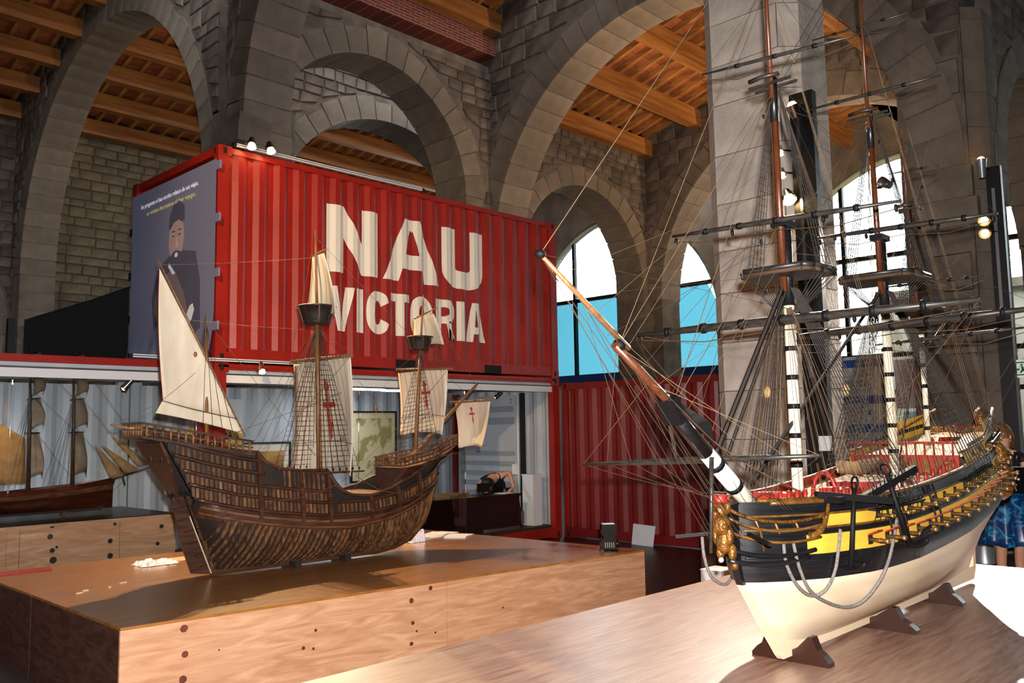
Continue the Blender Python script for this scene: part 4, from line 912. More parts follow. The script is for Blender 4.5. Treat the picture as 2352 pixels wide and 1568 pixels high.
w_band('hull_bottom', .06, .435, M_bot, 0, 14); w_band('wale', .435, .548, M_wale, .004, 5); w_band('lower_gun_band', .548, .645, M_yel, .001, 3, 50, -.11); w_band('bow_planking', .548, .732, M_wale, .002, 4, 16, None, -.1); w_band('black_band', .645, .672, M_wale, .006); w_band('upper_gun_band', .672, .732, M_yel, .001, 3, 50, .0); w_band('bow_planking', .672, .732, M_wale, .001, 2, 8, -.11, .0); w_band('bulwark', .732, .79, M_wale, .003)
for z in (.548, .646, .671, .733): 
    for s in (-1, 1): MB().tube([w_pt(w_stem(z)+.02+(W_X1-w_stem(z)-.02)*(i/50)**1.5, z, s, .006) for i in range(51)], .006, 5).obj('moulding', M_goldw if z > .66 else M_wale, Wp)
for s in (-1, 1): MB().tube([w_pt(-.25+3.2*i/50, .792, s, .004) for i in range(51)], .011, 6).obj('rail', M_goldw, Wp)
MB().prism([(x, -.016, z) for x, z in [(.0, .03), (2.9, .03), (2.95, .1), (3.05, .9), (3.0, .9), (2.9, .12), (.05, .1), (-.1, .22), (-.3, .425), (-.352, .425), (-.17, .21), (-.025, .05)]], (0, .032, 0)).obj('keel_and_stem', M_bot, Wp)
MB().prism([(x, -.0165, z) for x, z in [(-.29, .425), (-.353, .425), (-.41, .56), (-.5, .66), (-.52, .75), (-.44, .79), (-.36, .8), (-.33, .6)]], (0, .033, 0)).obj('beak_knee', M_wale, Wp)
MB().grid([[V((x, y*w_b(x, .74)*.97, .745+sheer(x))) for y in (-1, -.5, 0, .5, 1)] for x in [-.3+3.2*i/24 for i in range(25)]]).obj('deck', M_pdeck, Wp)
for s in (-1, 1): MB().grid([[w_pt(x, z, s, -.014) for z in (.735, .8)] for x in [-.25+3.15*i/30 for i in range(31)]]).obj('inner_bulwark', M_rred, Wp)
# quarterdeck and poop sides
for s in (-1, 1):
    for z0, z1, x0, m in ((.79, .87, 1.75, M_yel), (.87, .9, 1.9, M_wale), (.9, .97, 2.35, M_yel)):
        MB().grid([[w_pt(x0+(W_X1-x0)*i/14, z0+(z1-z0)*j/2, s, .002) for j in range(3)] for i in range(15)]).obj('quarter_side', m, Wp)
    MB().tube([w_pt(1.7+1.26*i/16, .875+.1*max(0, (i-7)/9), s, .004) for i in range(17)], .01, 6).obj('rail', M_goldw, Wp)
MB().grid([[V((x, y*w_b(x, .86)*.95, .835+sheer(x))) for y in (-1, 0, 1)] for x in (1.75, 2.0, 2.3, 2.6, 2.94)]).obj('quarterdeck', M_pdeck, Wp)
bh = MB().box(1.72, 1.75, -.33, .33, .8, .95).obj('quarter_bulkhead', M_rred, Wp)
for i in range(9): MB().box(1.715, 1.72, -.3+.07*i, -.26+.07*i, .84, .92).obj('bulkhead_panel', M_goldw, bh)
for i in range(12): MB().tube([(1.72, -.3+.055*i, .95), (1.72, -.3+.055*i, 1.02)], .006, 5).obj('baluster', M_rred, Wp)
MB().bar((1.72, -.33, 1.025), (1.72, .33, 1.025), .02, .015).obj('quarter_rail', M_rred, Wp)
b = MB().box(W_X1-.005, W_X1+.02, -.27, .27, .7, 1.12); b.obj('stern_board', M_gold, Wp)
# guns
def gun(x, z, L=.1, lid=True, r=.0115):
    p = w_pt(x, z); nx = V((w_b(x+.02, z)-w_b(x-.02, z), 1, 0)); n = V((nx.x, -1, 0)).normalized(); n = V((-(w_b(x+.02, z)-w_b(x-.02, z))/.04, -1, 0)).normalized(); tg = V((0, 0, 1)).cross(n)
    g = MB().tube([p-n*.01, p+n*L*.5, p+n*L*.52, p+n*L*.8, p+n*L*.82, p+n*L*.9, p+n*L], [r, r*.85, r*1.05, r*.72, r, r*1.25, r*.9], 8).obj('gun', M_brass, Wp)
    hh = .022; MB().add([p+n*.004+tg*a*hh+V((0, 0, c*hh)) for a, c in ((-1, -1), (1, -1), (1, 1), (-1, 1))], [(0, 1, 2, 3)]).obj('gun_port', M_inside, g)
    if lid: q = p+V((0, 0, hh+.004))+n*.006; MB().bar(q, q+n*.05+V((0, 0, .022)), .05, .007).obj('port_lid', M_rred, g)
for i in range(15): gun(.3+.165*i, .59)
for i in range(15): gun(.42+.165*i, .699, .085, False, .0095)
for i in range(6): gun(1.95+.16*i, .828, .06, False, .007)
for x in (.5, .58, .66, 1.02, 1.1):
    MB().tube([w_pt(x, .53+.05*j, -1, .014) for j in range(6)], .006, 5).obj('fender', M_iron, Wp)
# channels with deadeyes and chains
def channel(x0, x1, n, z=.735):
    b = MB(); b.grid([[w_pt(x0+(x1-x0)*i/8, z, -1, o) for o in (0, .05)] for i in range(9)], False); ch = b.obj('channel', M_iron, Wp); ch.modifiers.new('t', 'SOLIDIFY').thickness = .008
    out = []
    for i in range(n):
        x = x0+(x1-x0)*(i+.5)/n; p = w_pt(x, z, -1, .045); out.append(p+V((0, 0, .04)))
        MB().ball(p+V((0, 0, .018)), .011, 8, 5, (1, .6, 1)).obj('deadeye', M_iron, Wp); MB().tube([p, w_pt(x, z-.08, -1, .008)], .0022, 4).obj('chain', M_iron, Wp)
    return out
cf, cm, cz = channel(.32, .86, 10), channel(1.5, 2.1, 10, .74), channel(2.3, 2.7, 6, .85)
# --- bow: figurehead, head rails, cathead
fg = MB()
for c, r, s3 in (((-.475, 0, .64), .042, (.9, .9, 1.5)), ((-.49, 0, .71), .046, (1, 1, 1.15)), ((-.5, 0, .775), .04, (1, .95, 1.05)), ((-.535, 0, .762), .02, (1.1, 1, .8)), ((-.48, -.035, .66), .022, (1, .8, 1.9)), ((-.48, .035, .66), .022, (1, .8, 1.9)), ((-.51, -.03, .705), .016, (1.4, .9, 1)), ((-.51, .03, .705), .016, (1.4, .9, 1)), ((-.455, -.03, .585), .022, (1.1, .9, 1.7)), ((-.455, .03, .585), .022, (1.1, .9, 1.7)), ((-.49, -.032, .785), .022, (.8, .8, 1.2)), ((-.49, .032, .785), .022, (.8, .8, 1.2)), ((-.44, -.03, .53), .018, (1, 1, 1.4))): fg.ball(c, r, 10, 8, s3)
fo = fg.obj('figurehead', M_gold, Wp)
fo['kind'] = 'thing'; del fo['kind']
cr = MB().lathe([(.036, 0), (.04, .012), (.032, .02), (.04, .034), (.02, .036)], (-.495, 0, .808), 12).obj('crown', M_rred, fo)
MB().ball((-.528, -.006, .79), .006, 6, 4).obj('eye', M_inside, fo); MB().ball((-.548, 0, .748), .008, 8, 4, (.7, 1.4, .5)).obj('mouth', M_rred, fo)
for s in (-1, 1):
    for k, (za, zb, zc, m, r) in enumerate(((.78, .665, .73, M_gold, .009), (.74, .625, .69, M_goldw, .007), (.68, .585, .63, M_goldw, .007), (.6, .53, .575, M_wale, .011), (.55, .5, .545, M_wale, .012))):
        a, c = V((-.47, s*.02, za)), w_pt(.02-.03*k, zc, s, .012); md = V((-.3, s*(w_b(-.12, .6)*.7), zb))
        pts = [a*(1-t)**2+md*2*t*(1-t)+c*t*t for t in [i/12 for i in range(13)]]; MB().tube(pts, r, 6).obj('head_rail', m, Wp)
    for t in (.3, .5, .7):
        a, c = V((-.47, s*.02, .78)), w_pt(.02, .73, s, .012); md = V((-.3, s*(w_b(-.12, .6)*.7), .665)); p = a*(1-t)**2+md*2*t*(1-t)+c*t*t
        MB().tube([p, p+V((.05, -.0*s, -.07)), p+V((.07, 0, -.15))], .006, 5).obj('head_timber', M_goldw, Wp)
    # carved bracket curling up to the rail
    pts = [w_pt(-.1+.16*t, .64+.17*t*t, s, .02-.01*t) for t in [i/10 for i in range(11)]]; MB().tube(pts, [.016]*5+[.014, .012, .011, .01, .009, .008], 6).obj('carved_bracket', M_gold, Wp)
    MB().bar(w_pt(.05, .79, s, -.05), w_pt(.0, .8, s, .12), .03, .03).obj('cathead', M_iron, Wp)
    MB().tube([w_pt(-.3+.4*i/10, .805, s, .004) for i in range(11)], .01, 5).obj('beak_rail', M_gold, Wp)
MB().grid([[w_pt(-.36+.28*i/8, z, -1, .006) for z in (.735, .8)] for i in range(9)]).obj('beakhead_side', M_wale, Wp)
# --- anchors stowed on the port bow
def anchor(p, rx, rz, sc):
    root = bpy.data.objects.new('anchor', None); COL.objects.link(root); root.parent = Wp; root.location = p; root.rotation_euler = (rx, 0, rz); root.scale = (sc,)*3
    MB().tube([(0, 0, -.2), (0, 0, .2)], [.016, .012], 6).obj('shank', M_iron, root)
    MB().tube([(.15*math.sin(a), 0, -.2+.1*(1-math.cos(a))) for a in [(-1.05+2.1*i/12) for i in range(13)]], [.006]+[.014]*11+[.006], 6).obj('arms', M_iron, root)
    for s in (-1, 1): MB().prism([(s*.1, -.035, -.15), (s*.15, -.03, -.09), (s*.15, .03, -.09), (s*.1, .035, -.15)], (s*-.008, 0, .008)).obj('fluke', M_iron, root)
    MB().bar((0, -.2, .15), (0, .2, .15), .035, .035).obj('stock', M_iron, root)
    MB().tube([(.03*math.cos(a), 0, .225+.03*math.sin(a)) for a in [2*pi*i/12 for i in range(13)]], .006, 5).obj('ring', M_iron, root)
anchor(w_pt(.12, .66, -1, .05), .1, .9, .95); anchor(w_pt(.5, .72, -1, .07), -.35, 1.2, .95)
# --- masts
def banded(root, a, b_, ra, rb, m, n, nm):
    a, b_ = V(a), V(b_); o = MB().tube([a, b_], [ra, rb], 12).obj(nm, m, root)
    for k in range(n): p = a.lerp(b_, (k+.5)/n); d = (b_-a).normalized(); MB().tube([p-d*.013, p+d*.013], ra*1.06, 12).obj('mast_band', M_iron, o)
    return o
FX, MX, ZX = .267, 1.575, 2.19
def wmast(x, zd, zh, ztop, zcap, zct, zend, r, nm, nb, xr=0.):
    o = banded(Wp, (x, 0, zd), (x, 0, zh), r, r*.97, M_ivory, nb, nm)
    MB().tube([(x, 0, zh), (x, 0, zcap)], r*1.02, 10).obj('mast_head', M_wale, o); MB().cbox((x-.02, 0, zcap), .13, .08, .035).obj('mast_cap', M_iron, o)
    MB().tube([(x-.045, 0, ztop-.1), (x-.05+xr, 0, zct)], [r*.72, r*.55], 8).obj('topmast', M_tmast, o); MB().tube([(x-.07+xr, 0, zct-.1), (x-.08+xr*2, 0, zend)], [r*.45, r*.28], 8).obj('topgallant_mast', M_tmast, o)
    MB().tube([(x-.05+xr, 0, zct-.22), (x-.05+xr, 0, zct+.02)], r*.75, 8).obj('topmast_head', M_wale, o)
    return o
def top_platform(x, z, hx_, hy, mast_o):
    pl_ = [(-hx_, -hy*.8), (-hx_*.6, -hy), (hx_, -hy), (hx_, hy), (-hx_*.6, hy), (-hx_, hy*.8)]
    t = MB().prism([(x+a, b_, z-.012) for a, b_ in pl_], (0, 0, .022)).obj('top_platform', M_bspar, mast_o)
    for a, c in zip(pl_, pl_[1:]+pl_[:1]):
        MB().tube([(x+a[0], a[1], z+.02), (x+c[0], c[1], z+.02)], .014, 6).obj('platform_rim', M_bspar, t); MB().tube([(x+a[0], a[1], z+.0), (x+c[0], c[1], z+.0)], .011, 5).obj('rope_edge', M_brope, t)
    for s in (-1, 1):
        for k in range(6):
            rope(mast_o, [(x-hx_*.5+.05*k, s*hy, z), (x-.02+.01*k, s*.04, z-.2)], .003, M_rope, 'futtock_shroud')
def crosstree(x, z, hy, o):
    for dx in (-.04, .03): MB().bar((x+dx, -hy, z), (x+dx, hy, z+.0), .012, .014).obj('crosstree', M_bspar, o)
    MB().tube([(x-.1, -hy*.7, z+.012), (x-.12, 0, z+.012), (x-.1, hy*.7, z+.012)], .012, 5).obj('trestle', M_bspar, o)
mF = wmast(FX, .72, 1.77, 1.94, 2.2, 2.97, 4.0, .03, 'fore_mast', 7, -.01)
mM = wmast(MX, .74, 1.85, 2.06, 2.32, 3.12, 4.5, .029, 'main_mast', 7, -.02)
mZ = wmast(ZX, .9, 1.75, 1.92, 2.1, 2.62, 3.1, .018, 'mizzen_mast', 6, -.03)
top_platform(FX-.02, 1.93, .15, .2, mF); top_platform(MX-.02, 2.05, .17, .23, mM); top_platform(ZX-.02, 1.9, .1, .13, mZ)
crosstree(FX-.06, 2.95, .12, mF); crosstree(MX-.07, 3.1, .13, mM); crosstree(ZX-.08, 2.6, .08, mZ)
def wyard(mo, x, a, b_, r, bands=5):
    A, B_ = WL.xp(*a, x), WL.xp(*b_, x); y = yard(mo, A, B_, r, M_bspar)
    for k in range(bands): p = A.lerp(B_, (k+1)/(bands+1)); d = (B_-A).normalized(); MB().tube([p-d*.012, p+d*.012], r*1.15, 8).obj('yard_band', M_iron, y)
    d = (B_-A).normalized(); rope(mo, [A+V((0, 0, -.03)), A.lerp(B_, .25)+V((0, 0, -.075)), A.lerp(B_, .5)+V((0, 0, -.05)), A.lerp(B_, .75)+V((0, 0, -.075)), B_+V((0, 0, -.03))], .003, M_brope, 'foot_rope')
    return A, B_
Y = {}
Y['fl'] = wyard(mF, FX-.07, (1458, 770), (2250, 688), .026, 7); Y['ft'] = wyard(mF, FX-.1, (1545, 543), (2070, 461), .016); Y['fg'] = wyard(mF, FX-.1, (1612, 172), (1970, 80), .011, 3)
Y['ml'] = wyard(mM, MX-.08, (1765, 782), (2400, 705), .028, 7); Y['mt'] = wyard(mM, MX-.11, (1876, 547), (2292, 490), .017); Y['mg'] = wyard(mM, MX-.12, (1851, 254), (2160, 173), .012, 3); Y['mr'] = wyard(mM, MX-.13, (1866, 93), (2087, 29), .009, 3)
Y['zl'] = wyard(mZ, ZX-.05, (2010, 792), (2352, 752), .014); Y['zt'] = wyard(mZ, ZX-.07, (2030, 660), (2262, 632), .01); Y['zg'] = wyard(mZ, ZX-.08, (2040, 400), (2160, 378), .007, 2)
# spanker gaff over the stern
MB().tube([(ZX+.03, 0, 1.62), (ZX+.75, 0, 2.0)], [.012, .006], 6).obj('gaff', M_bspar, Wp)
# --- bowsprit, jib booms and spritsail yard
bs0, bs1 = V((-.14, 0, .72)), V((-.60, 0, 1.035)); bs2, bs3, bs4 = V((-.86, 0, 1.22)), V((-1.21, 0, 1.478)), V((-1.67, 0, 1.785))
bw = banded(Wp, bs0, bs1, .042, .036, M_ivory, 3, 'bowsprit'); MB().tube([bs1, bs2], [.037, .03], 10).obj('bowsprit_head', M_wale, bw)
MB().cbox(bs2, .05, .09, .12, 0, -.55).obj('bowsprit_cap', M_iron, bw); MB().tube([bs1.lerp(bs2, .2)+V((0, 0, .05)), bs3+V((-.03, 0, 0))], [.022, .017], 8).obj('jib_boom', M_tmast, bw); MB().tube([bs3+V((.06, 0, -.01)), bs4], [.014, .008], 8).obj('flying_jib_boom', M_spar, bw)
MB().ball(bs4, .022, 10, 6, (1, 1, .8)).obj('boom_truck', M_iron, bw); MB().ball(bs3, .028, 10, 6).obj('boom_iron', M_iron, bw)
for s in (-1, 1): MB().bar(bs2+V((.02, s*.03, -.02)), (-.5, s*.1+.12, 1.0), .014, .014).obj('strut', M_bspar, bw); MB().prism([bs2+V((.0, s*.04, .03)), bs2+V((.25, s*.05, -.16)), bs2+V((.27, s*.02, -.05))], (0, s*.006, 0)).obj('bee_block', M_iron, bw)
A_, B_ = WL.xp(1340, 1066, -.5), WL.xp(1884, 1046, -.5); yard(bw, A_, B_, .016, M_bspar, 'spritsail_yard'); Y['sp'] = (A_, B_)
MB().tube([bs1+V((0, -.03, -.02)), (-.62, -.02, .6)], [.012, .008], 6).obj('dolphin_striker', M_bspar, bw)
for s in (-1, 1): MB().bar((-.36, s*.06, .66), (-.5, s*.24, .64), .016, .014).obj('bumkin', M_iron, Wp)
# --- stays
def wrope(a, b_, r=.0022, m=M_brope, nm='stay', sag=.0): rope(Wp, [a, b_], r*.8 if r < .005 else r, m, nm, sag)
wrope((FX-.03, 0, 1.9), (-.52, 0, 1.02), .014, M_rope, 'forestay'); wrope((FX-.03, 0, 1.84), (-.45, 0, .97), .009, M_rope, 'forestay')
wrope((MX-.03, 0, 2.0), (-.2, 0, .88), .012, M_rope, 'mainstay'); wrope((ZX, 0, 1.85), (MX+.05, 0, .85), .006, M_rope, 'mizzen_stay')
for z, bx in ((2.92, bs3), (2.9, bs2), (3.9, bs4), (3.6, bs3), (2.2, bs2)): wrope((FX-.06, 0, z), bx, .0028, M_hemp, 'stay')
for z, q in ((3.05, (FX, 0, 1.98)), (3.08, (FX, 0, 2.15)), (4.2, (FX-.06, 0, 2.9)), (4.3, (FX-.06, 0, 2.95))): wrope((MX-.08, 0, z), q, .0025, M_brope)
wrope((ZX-.06, 0, 2.55), (MX, 0, 2.08), .0022); wrope((ZX-.08, 0, 3.0), (MX-.05, 0, 2.9), .0018); wrope((ZX+.75, 0, 2.0), (ZX-.05, 0, 2.6), .0018)
for s in (-1, 1):                                        # shrouds
    shroud_net(Wp, [(FX+.01*i-.04, s*.035, 1.86) for i in range(10)], [V((p.x, -s*p.y, p.z)) for p in cf], M_rope, .0034, .036, .0016)
    shroud_net(Wp, [(MX+.01*i-.04, s*.035, 1.98) for i in range(10)], [V((p.x, -s*p.y, p.z)) for p in cm], M_rope, .0034, .036, .0016)
    shroud_net(Wp, [(ZX+.008*i-.02, s*.02, 1.82) for i in range(6)], [V((p.x, -s*p.y, p.z)) for p in cz], M_rope, .0026, .036, .0014)
    for x, zt, hy, zc in ((FX, 1.95, .19, 2.92), (MX, 2.07, .22, 3.08), (ZX, 1.92, .12, 2.58)):
        shroud_net(Wp, [(x-.05+.006*i, s*.02, zc) for i in range(5)], [(x-.06+.04*i, s*hy, zt+.03) for i in range(5)], M_rope, .0026, .036, .0014)
        for k in range(4): wrope((x-.05, s*.02, zc+.02), (x+.5+.05*k, s*w_b(min(2.9, x+.55), .78)*.98, .8+sheer(x+.5)), .002, M_brope, 'backstay')
        for k in range(3): wrope((x-.07, s*.02, zc+.6), (x+.62+.05*k, s*w_b(min(2.9, x+.65), .78)*.98, .8+sheer(x+.6)), .0016, M_hemp, 'backstay')
    for k in range(14): wrope((FX-.05-.004*k, s*(.01+.004*k), 1.75+.0*k), (FX-.1+.03*(k % 5), s*(.06+.025*k), .8), .0017, M_brope if k % 3 else M_hemp, 'halyard'); wrope((MX-.05-.003*k, s*(.01+.004*k), 1.85), (MX-.1+.03*(k % 5), s*(.06+.025*k), .84), .0017, M_brope if k % 3 else M_hemp, 'halyard')
    e = 0 if s > 0 else 1
    for key, x, zc in (('fl', FX, 2.2), ('ft', FX, 2.95), ('fg', FX, 3.5), ('ml', MX, 2.3), ('mt', MX, 3.1), ('mg', MX, 3.7), ('mr', MX, 4.2), ('zl', ZX, 2.1), ('zt', ZX, 2.6)):
        p = Y[key][e]; wrope(p, (x-.05, s*.02, zc), .0016, M_rope, 'lift'); q = Y[key][0].lerp(Y[key][1], .5); wrope(p.lerp(q, .5), (x-.05, s*.02, zc), .0014, M_rope, 'lift')
    for key, q in (('fl', (MX-.1, s*.2, 1.6)), ('ft', (MX-.05, s*.03, 2.2)), ('fg', (MX-.06, s*.02, 3.0)), ('ml', (2.6, s*.26, 1.1)), ('mt', (ZX, s*.02, 2.05)), ('mg', (ZX-.05, s*.01, 2.55)), ('mr', (ZX-.06, 0, 3.0))): wrope(Y[key][e], q, .0016, M_hemp if key[0] == 'f' else M_brope, 'brace', .03)
    for key, q in (('fl', (-.1, s*.22, .8)), ('fl', (.6, s*.35, .8)), ('ml', (1.1, s*.36, .82))): wrope(Y[key][e], q, .0018, M_brope, 'sheet', .02)
    for k, t in enumerate((0., .12, .24, .36)): wrope(Y['sp'][e].lerp(Y['sp'][1-e], t), bs2.lerp(bs4, .2+.25*k), .0017, M_hemp, 'spritsail_lift'); wrope(Y['sp'][e].lerp(Y['sp'][1-e], t), (-.3, s*.05, .82-.02*k), .0017, M_brope, 'spritsail_brace', .02)
    for k in range(3): wrope(bs4.lerp(bs2, k/3.), (-.45, s*.08, .62+.03*k), .0018, M_brope, 'bobstay', .01); wrope(bs3.lerp(bs2, k/4.), (-.2, s*(.16+.02*k), .76), .002, M_brope, 'bowsprit_guy', .01)
for k in range(8): wrope((-.52-.03*k, .01*(k-4), 1.05+.02*k), (.1+.04*k, .03*(k-4), .82), .0016, M_brope if k % 2 else M_hemp, 'running_line', .02)
for k in range(12):
    t = k/11; a = bs4.lerp(bs1, t); wrope(a, (FX-.05, .02*(k % 3-1), 1.75+1.1*((k*7) % 12)/12), .0014, M_hemp if k % 2 else M_brope, 'headsail_line')
for p, r in (((FX+.1, .2, 1.33), .026), ((FX+.28, -.16, 1.33), .026)): block(Wp, p, r, M_lwood, 'large_block', (1, .8, 1.3))
for k in range(26):
    a = RND.choice([(FX, .9), (MX, .9)]); block(Wp, (a[0]+RND.uniform(-.2, .3), RND.uniform(-.3, .3), RND.uniform(.95, 2.9)), RND.uniform(.008, .014), M_iron)
for key in ('fl', 'ft', 'ml', 'mt'):
    for t in (.02, .3, .7, .98): block(Wp, Y[key][0].lerp(Y[key][1], t)+V((0, 0, -.03)), .014, M_iron)
# --- deck fittings
fit = [((.52, -.06, .79), .1, .05, .06), ((.8, 0, .78), .2, .16, .03), ((1.2, 0, .79), .26, .18, .05), ((.05, 0, .79), .12, .2, .06), ((1.0, .12, .79), .1, .08, .06)]
for (c, sx, sy, sz) in fit: MB().cbox(c, sx, sy, sz).obj('hatch', M_rred, Wp)
MB().tube([(.42, -.07-.06*math.cos(a), .8+.1*math.sin(a)) for a in [pi*i/10 for i in range(11)]], .012, 6).obj('belfry_arch', M_rred, Wp)
for i in range(11): MB().tube([(-.2+.06*i, -.1-.012*i, .75), (-.2+.06*i, -.1-.012*i, .84)], .011, 6).obj('timber_head', M_rred, Wp)
for i in range(9): MB().tube([(.75+.12*i, -.3, .76+sheer(.75+.12*i)), (.75+.12*i, -.3, .83+sheer(.75+.12*i))], .01, 6).obj('timber_head', M_rred, Wp)
bt = MB(); bt.grid([[V((.75+.6*i/10, s_*.08*math.sin(pi*min(1, (i+.6)/10.6))*math.sqrt(max(0, j/5)), .85+.07*j/5+.03*abs(i/5-1))) for s_, j in [(-1, 5), (-1, 4), (-1, 2), (-1, 0), (1, 2), (1, 4), (1, 5)]] for i in range(11)]); bt.obj('ships_boat', M_pdeck, Wp)
for x in (2.35, 2.75): MB().grid([[V((x+.35*i/8, -.1*math.sin(pi*(i+.5)/9)*c, 1.05+.2*(x-2.35)+.04*(1-c*c)**.5*-1)) for c in (-1, -.5, 0, .5, 1)] for i in range(9)]).obj('stern_boat', M_rred, Wp)
# --- gilded quarter gallery and stern lantern
qp = V((2.64, -.325, .72))
qg = MB().lathe([(.02, -.12), (.07, -.08), (.085, -.03), (.08, 0), (.08, .06), (.09, .08), (.08, .1), (.075, .15), (.06, .19), (.07, .2), (.055, .24), (.02, .28)], (qp.x-.02, qp.y+.02, qp.z+.02), 12).obj('quarter_gallery', M_gold, Wp)
for k in range(7):
    a = pi+pi*(k+.5)/7
    for z in (.03, .125): c = V((qp.x-.02+.08*math.cos(a), qp.y+.02+.08*math.sin(a), qp.z+.02+z)); MB().cbox(c, .006, .022, .04, a).obj('gallery_window', M_inside, qg)
lt = MB().lathe([(.012, -.1), (.015, -.06), (.035, -.04), (.045, 0), (.045, .06), (.03, .085), (.01, .1)], (2.95, -.12, 1.16), 8).obj('stern_lantern', M_gold, Wp)
# --- hanging anchor cables
def hull_hit(px, py, off):
    d = ray(px, py)
    for i in range(1800):
        p = CAM+d*(2+.004*i)-WL.o; zc = p.z-sheer(p.x)*min(1, max(0, (p.z-.04)/.36))
        if -.37 < p.x < 2.9 and zc > .05 and p.y > -(w_b(p.x, zc)+off) and p.y < .1: return p
    return None
def cable(pp, off=.02, r=.0085, pts=None):
    pts = pts or [hull_hit(x, y, off) for x, y in pp]; pts = [p for p in pts if p is not None]
    if len(pts) > 2:
        sm = []
        for i in range(len(pts)-1):
            p0, p1, p2, p3 = pts[max(i-1, 0)], pts[i], pts[i+1], pts[min(i+2, len(pts)-1)]
            for k in range(5):
                t = k/5; sm.append(.5*((2*p1)+(p2-p0)*t+(2*p0-5*p1+4*p2-p3)*t*t+(3*p1-p0-3*p2+p3)*t**3))
        MB().tube(sm+[pts[-1]], r, 6).obj('anchor_cable', M_cable, Wp)
cable([(1800, 1245), (1805, 1290), (1825, 1335), (1850, 1362), (1875, 1367), (1900, 1350), (1918, 1310), (1926, 1260), (1930, 1215)])
cable([(1822, 1245), (1835, 1300), (1860, 1355), (1900, 1383), (1945, 1394), (1985, 1378), (2020, 1335), (2040, 1290), (2052, 1240), (2060, 1190)])
fp = [WL.yp(x, y, .22) for x, y in ((1612, 1225), (1618, 1280), (1635, 1325), (1665, 1342), (1683, 1320), (1690, 1280))]
cable(None, pts=fp)
# --- cradle feet
for x, w in ((.12, .2), (1.06, .27), (2.0, .22)):
    MB().prism([(x-.03, y, z) for y, z in ((-w, 0), (-w, .02), (-w*.86, .05), (-w*.72, .07), (-w*.6, .13), (-w*.5, .13), (-.03, .06), (.03, .06), (w*.5, .13), (w*.6, .13), (w*.72, .07), (w*.86, .05), (w, .02), (w, 0))], (.06, 0, 0)).obj('cradle', mat('cradle_wood', '#2e1710', .35) if 'cradle_wood' not in MT else MT['cradle_wood'], Wp)

# ================================================================== lamps on tracks, with their own light
M_chrome = mat('chrome', '#c9c9cc', .15, 1); M_bulb = mat('lamp_glow', '#fff1d0', .3, emit='#ffcf8a', estr=60); M_bulb2 = mat('halogen_glow', '#ffe2a0', .3, emit='#ffc060', estr=14)
M_silver = mat('silver_lamp_body', '#9c9ca0', .35, .6)
WARM = (1, .7, .38)
def spotlight(p, target, lab, power, col=WARM, r=.05, L=.14, body=M_chrome, bulb=M_bulb, ang=70, grp=None, arm=.1, up=(0, 0, 1), soft=.02):
    p, t = V(p), V(target); d = (t-p).normalized(); root = thing('spotlight', lab, 'lamp', p, 0, grp)
    a = -d*L; pts = [a, a*.7, a*.25, V((0, 0, 0))]
    MB().tube(pts, [r*.55, r*.7, r*.85, r], 12, False).obj('housing', body, root); MB().tube([a*1.02, a*.98], r*.55, 10).obj('end_cap', M_black, root)
    MB().ball(-d*.012, r*.72, 10, 6).obj('bulb', bulb, root)
    MB().tube([-d*L*.5, -d*L*.5+V(up)*arm], .009, 6).obj('yoke', M_black, root)
    if power:
        l = lamp('spot_beam', 'SPOT', (0, 0, 0), power, col, soft, None, ang, .5); l.parent = root; l.location = d*.06; l.rotation_euler = d.to_track_quat('-Z', 'Y').to_euler()
    return root
def rail(x0, x1, y, z, lab):
    r = thing('light_track', lab, 'light track', ((x0+x1)/2, y, z))
    MB().box((x0-x1)/2, (x1-x0)/2, -.02, .02, -.018, .018).obj('rail', M_white, r); MB().box((x0-x1)/2, (x1-x0)/2, -.024, -.02, -.004, .004).obj('slot', M_black, r)
    for x in ((x0-x1)/2, (x1-x0)/2): MB().cbox((x, 0, 0), .04, .045, .042).obj('end_cap', M_black, r)
rail(5.03, 7.97, 9.435, 5.205, 'white light track along the top edge of the red container')
rail(3.86, 4.6, 9.43, 2.61, 'short white light track above the left display case'); rail(4.72, 6.2, 9.43, 2.61, 'white light track under the red upper container')
spotlight((5.2, 9.33, 5.2), (3.6, 6.7, .9), 'left one of two glowing lamps on the red container top', 1100, r=.062, grp='lamps on the container top', up=(0, .6, .0), ang=62, arm=.16)
spotlight((5.46, 9.33, 5.2), (4.8, 6.6, .9), 'right one of two glowing lamps on the red container top', 1100, r=.062, grp='lamps on the container top', up=(0, .6, .0), ang=62, arm=.16)
spotlight((5.36, 9.3, 2.48), (5.1, 8.6, 1.6), 'chrome spotlight on the track under the red container', 6, r=.045, up=(0, .5, .5))
spotlight((5.08, 9.75, 2.27), (5.1, 10.6, 1.4), 'small lit spotlight hanging inside the middle display case', 25, r=.04, bulb=M_bulb2, body=M_black)
spotlight((3.93, 9.75, 2.27), (3.2, 10.4, 1.2), 'lit spotlight hanging at the right of the left display case', 25, r=.045, bulb=M_bulb2, body=M_chrome)
spotlight((2.66, 9.75, 2.34), (2.9, 10.4, 1.2), 'chrome spotlight at the far left edge of the display case', 25, r=.045, bulb=M_bulb2)
spotlight((9.75, 9.8, 2.26), (9.0, 11.2, 1.2), 'small spotlight in front of the white ribbed door', 15, r=.035, bulb=M_bulb2, body=M_black)
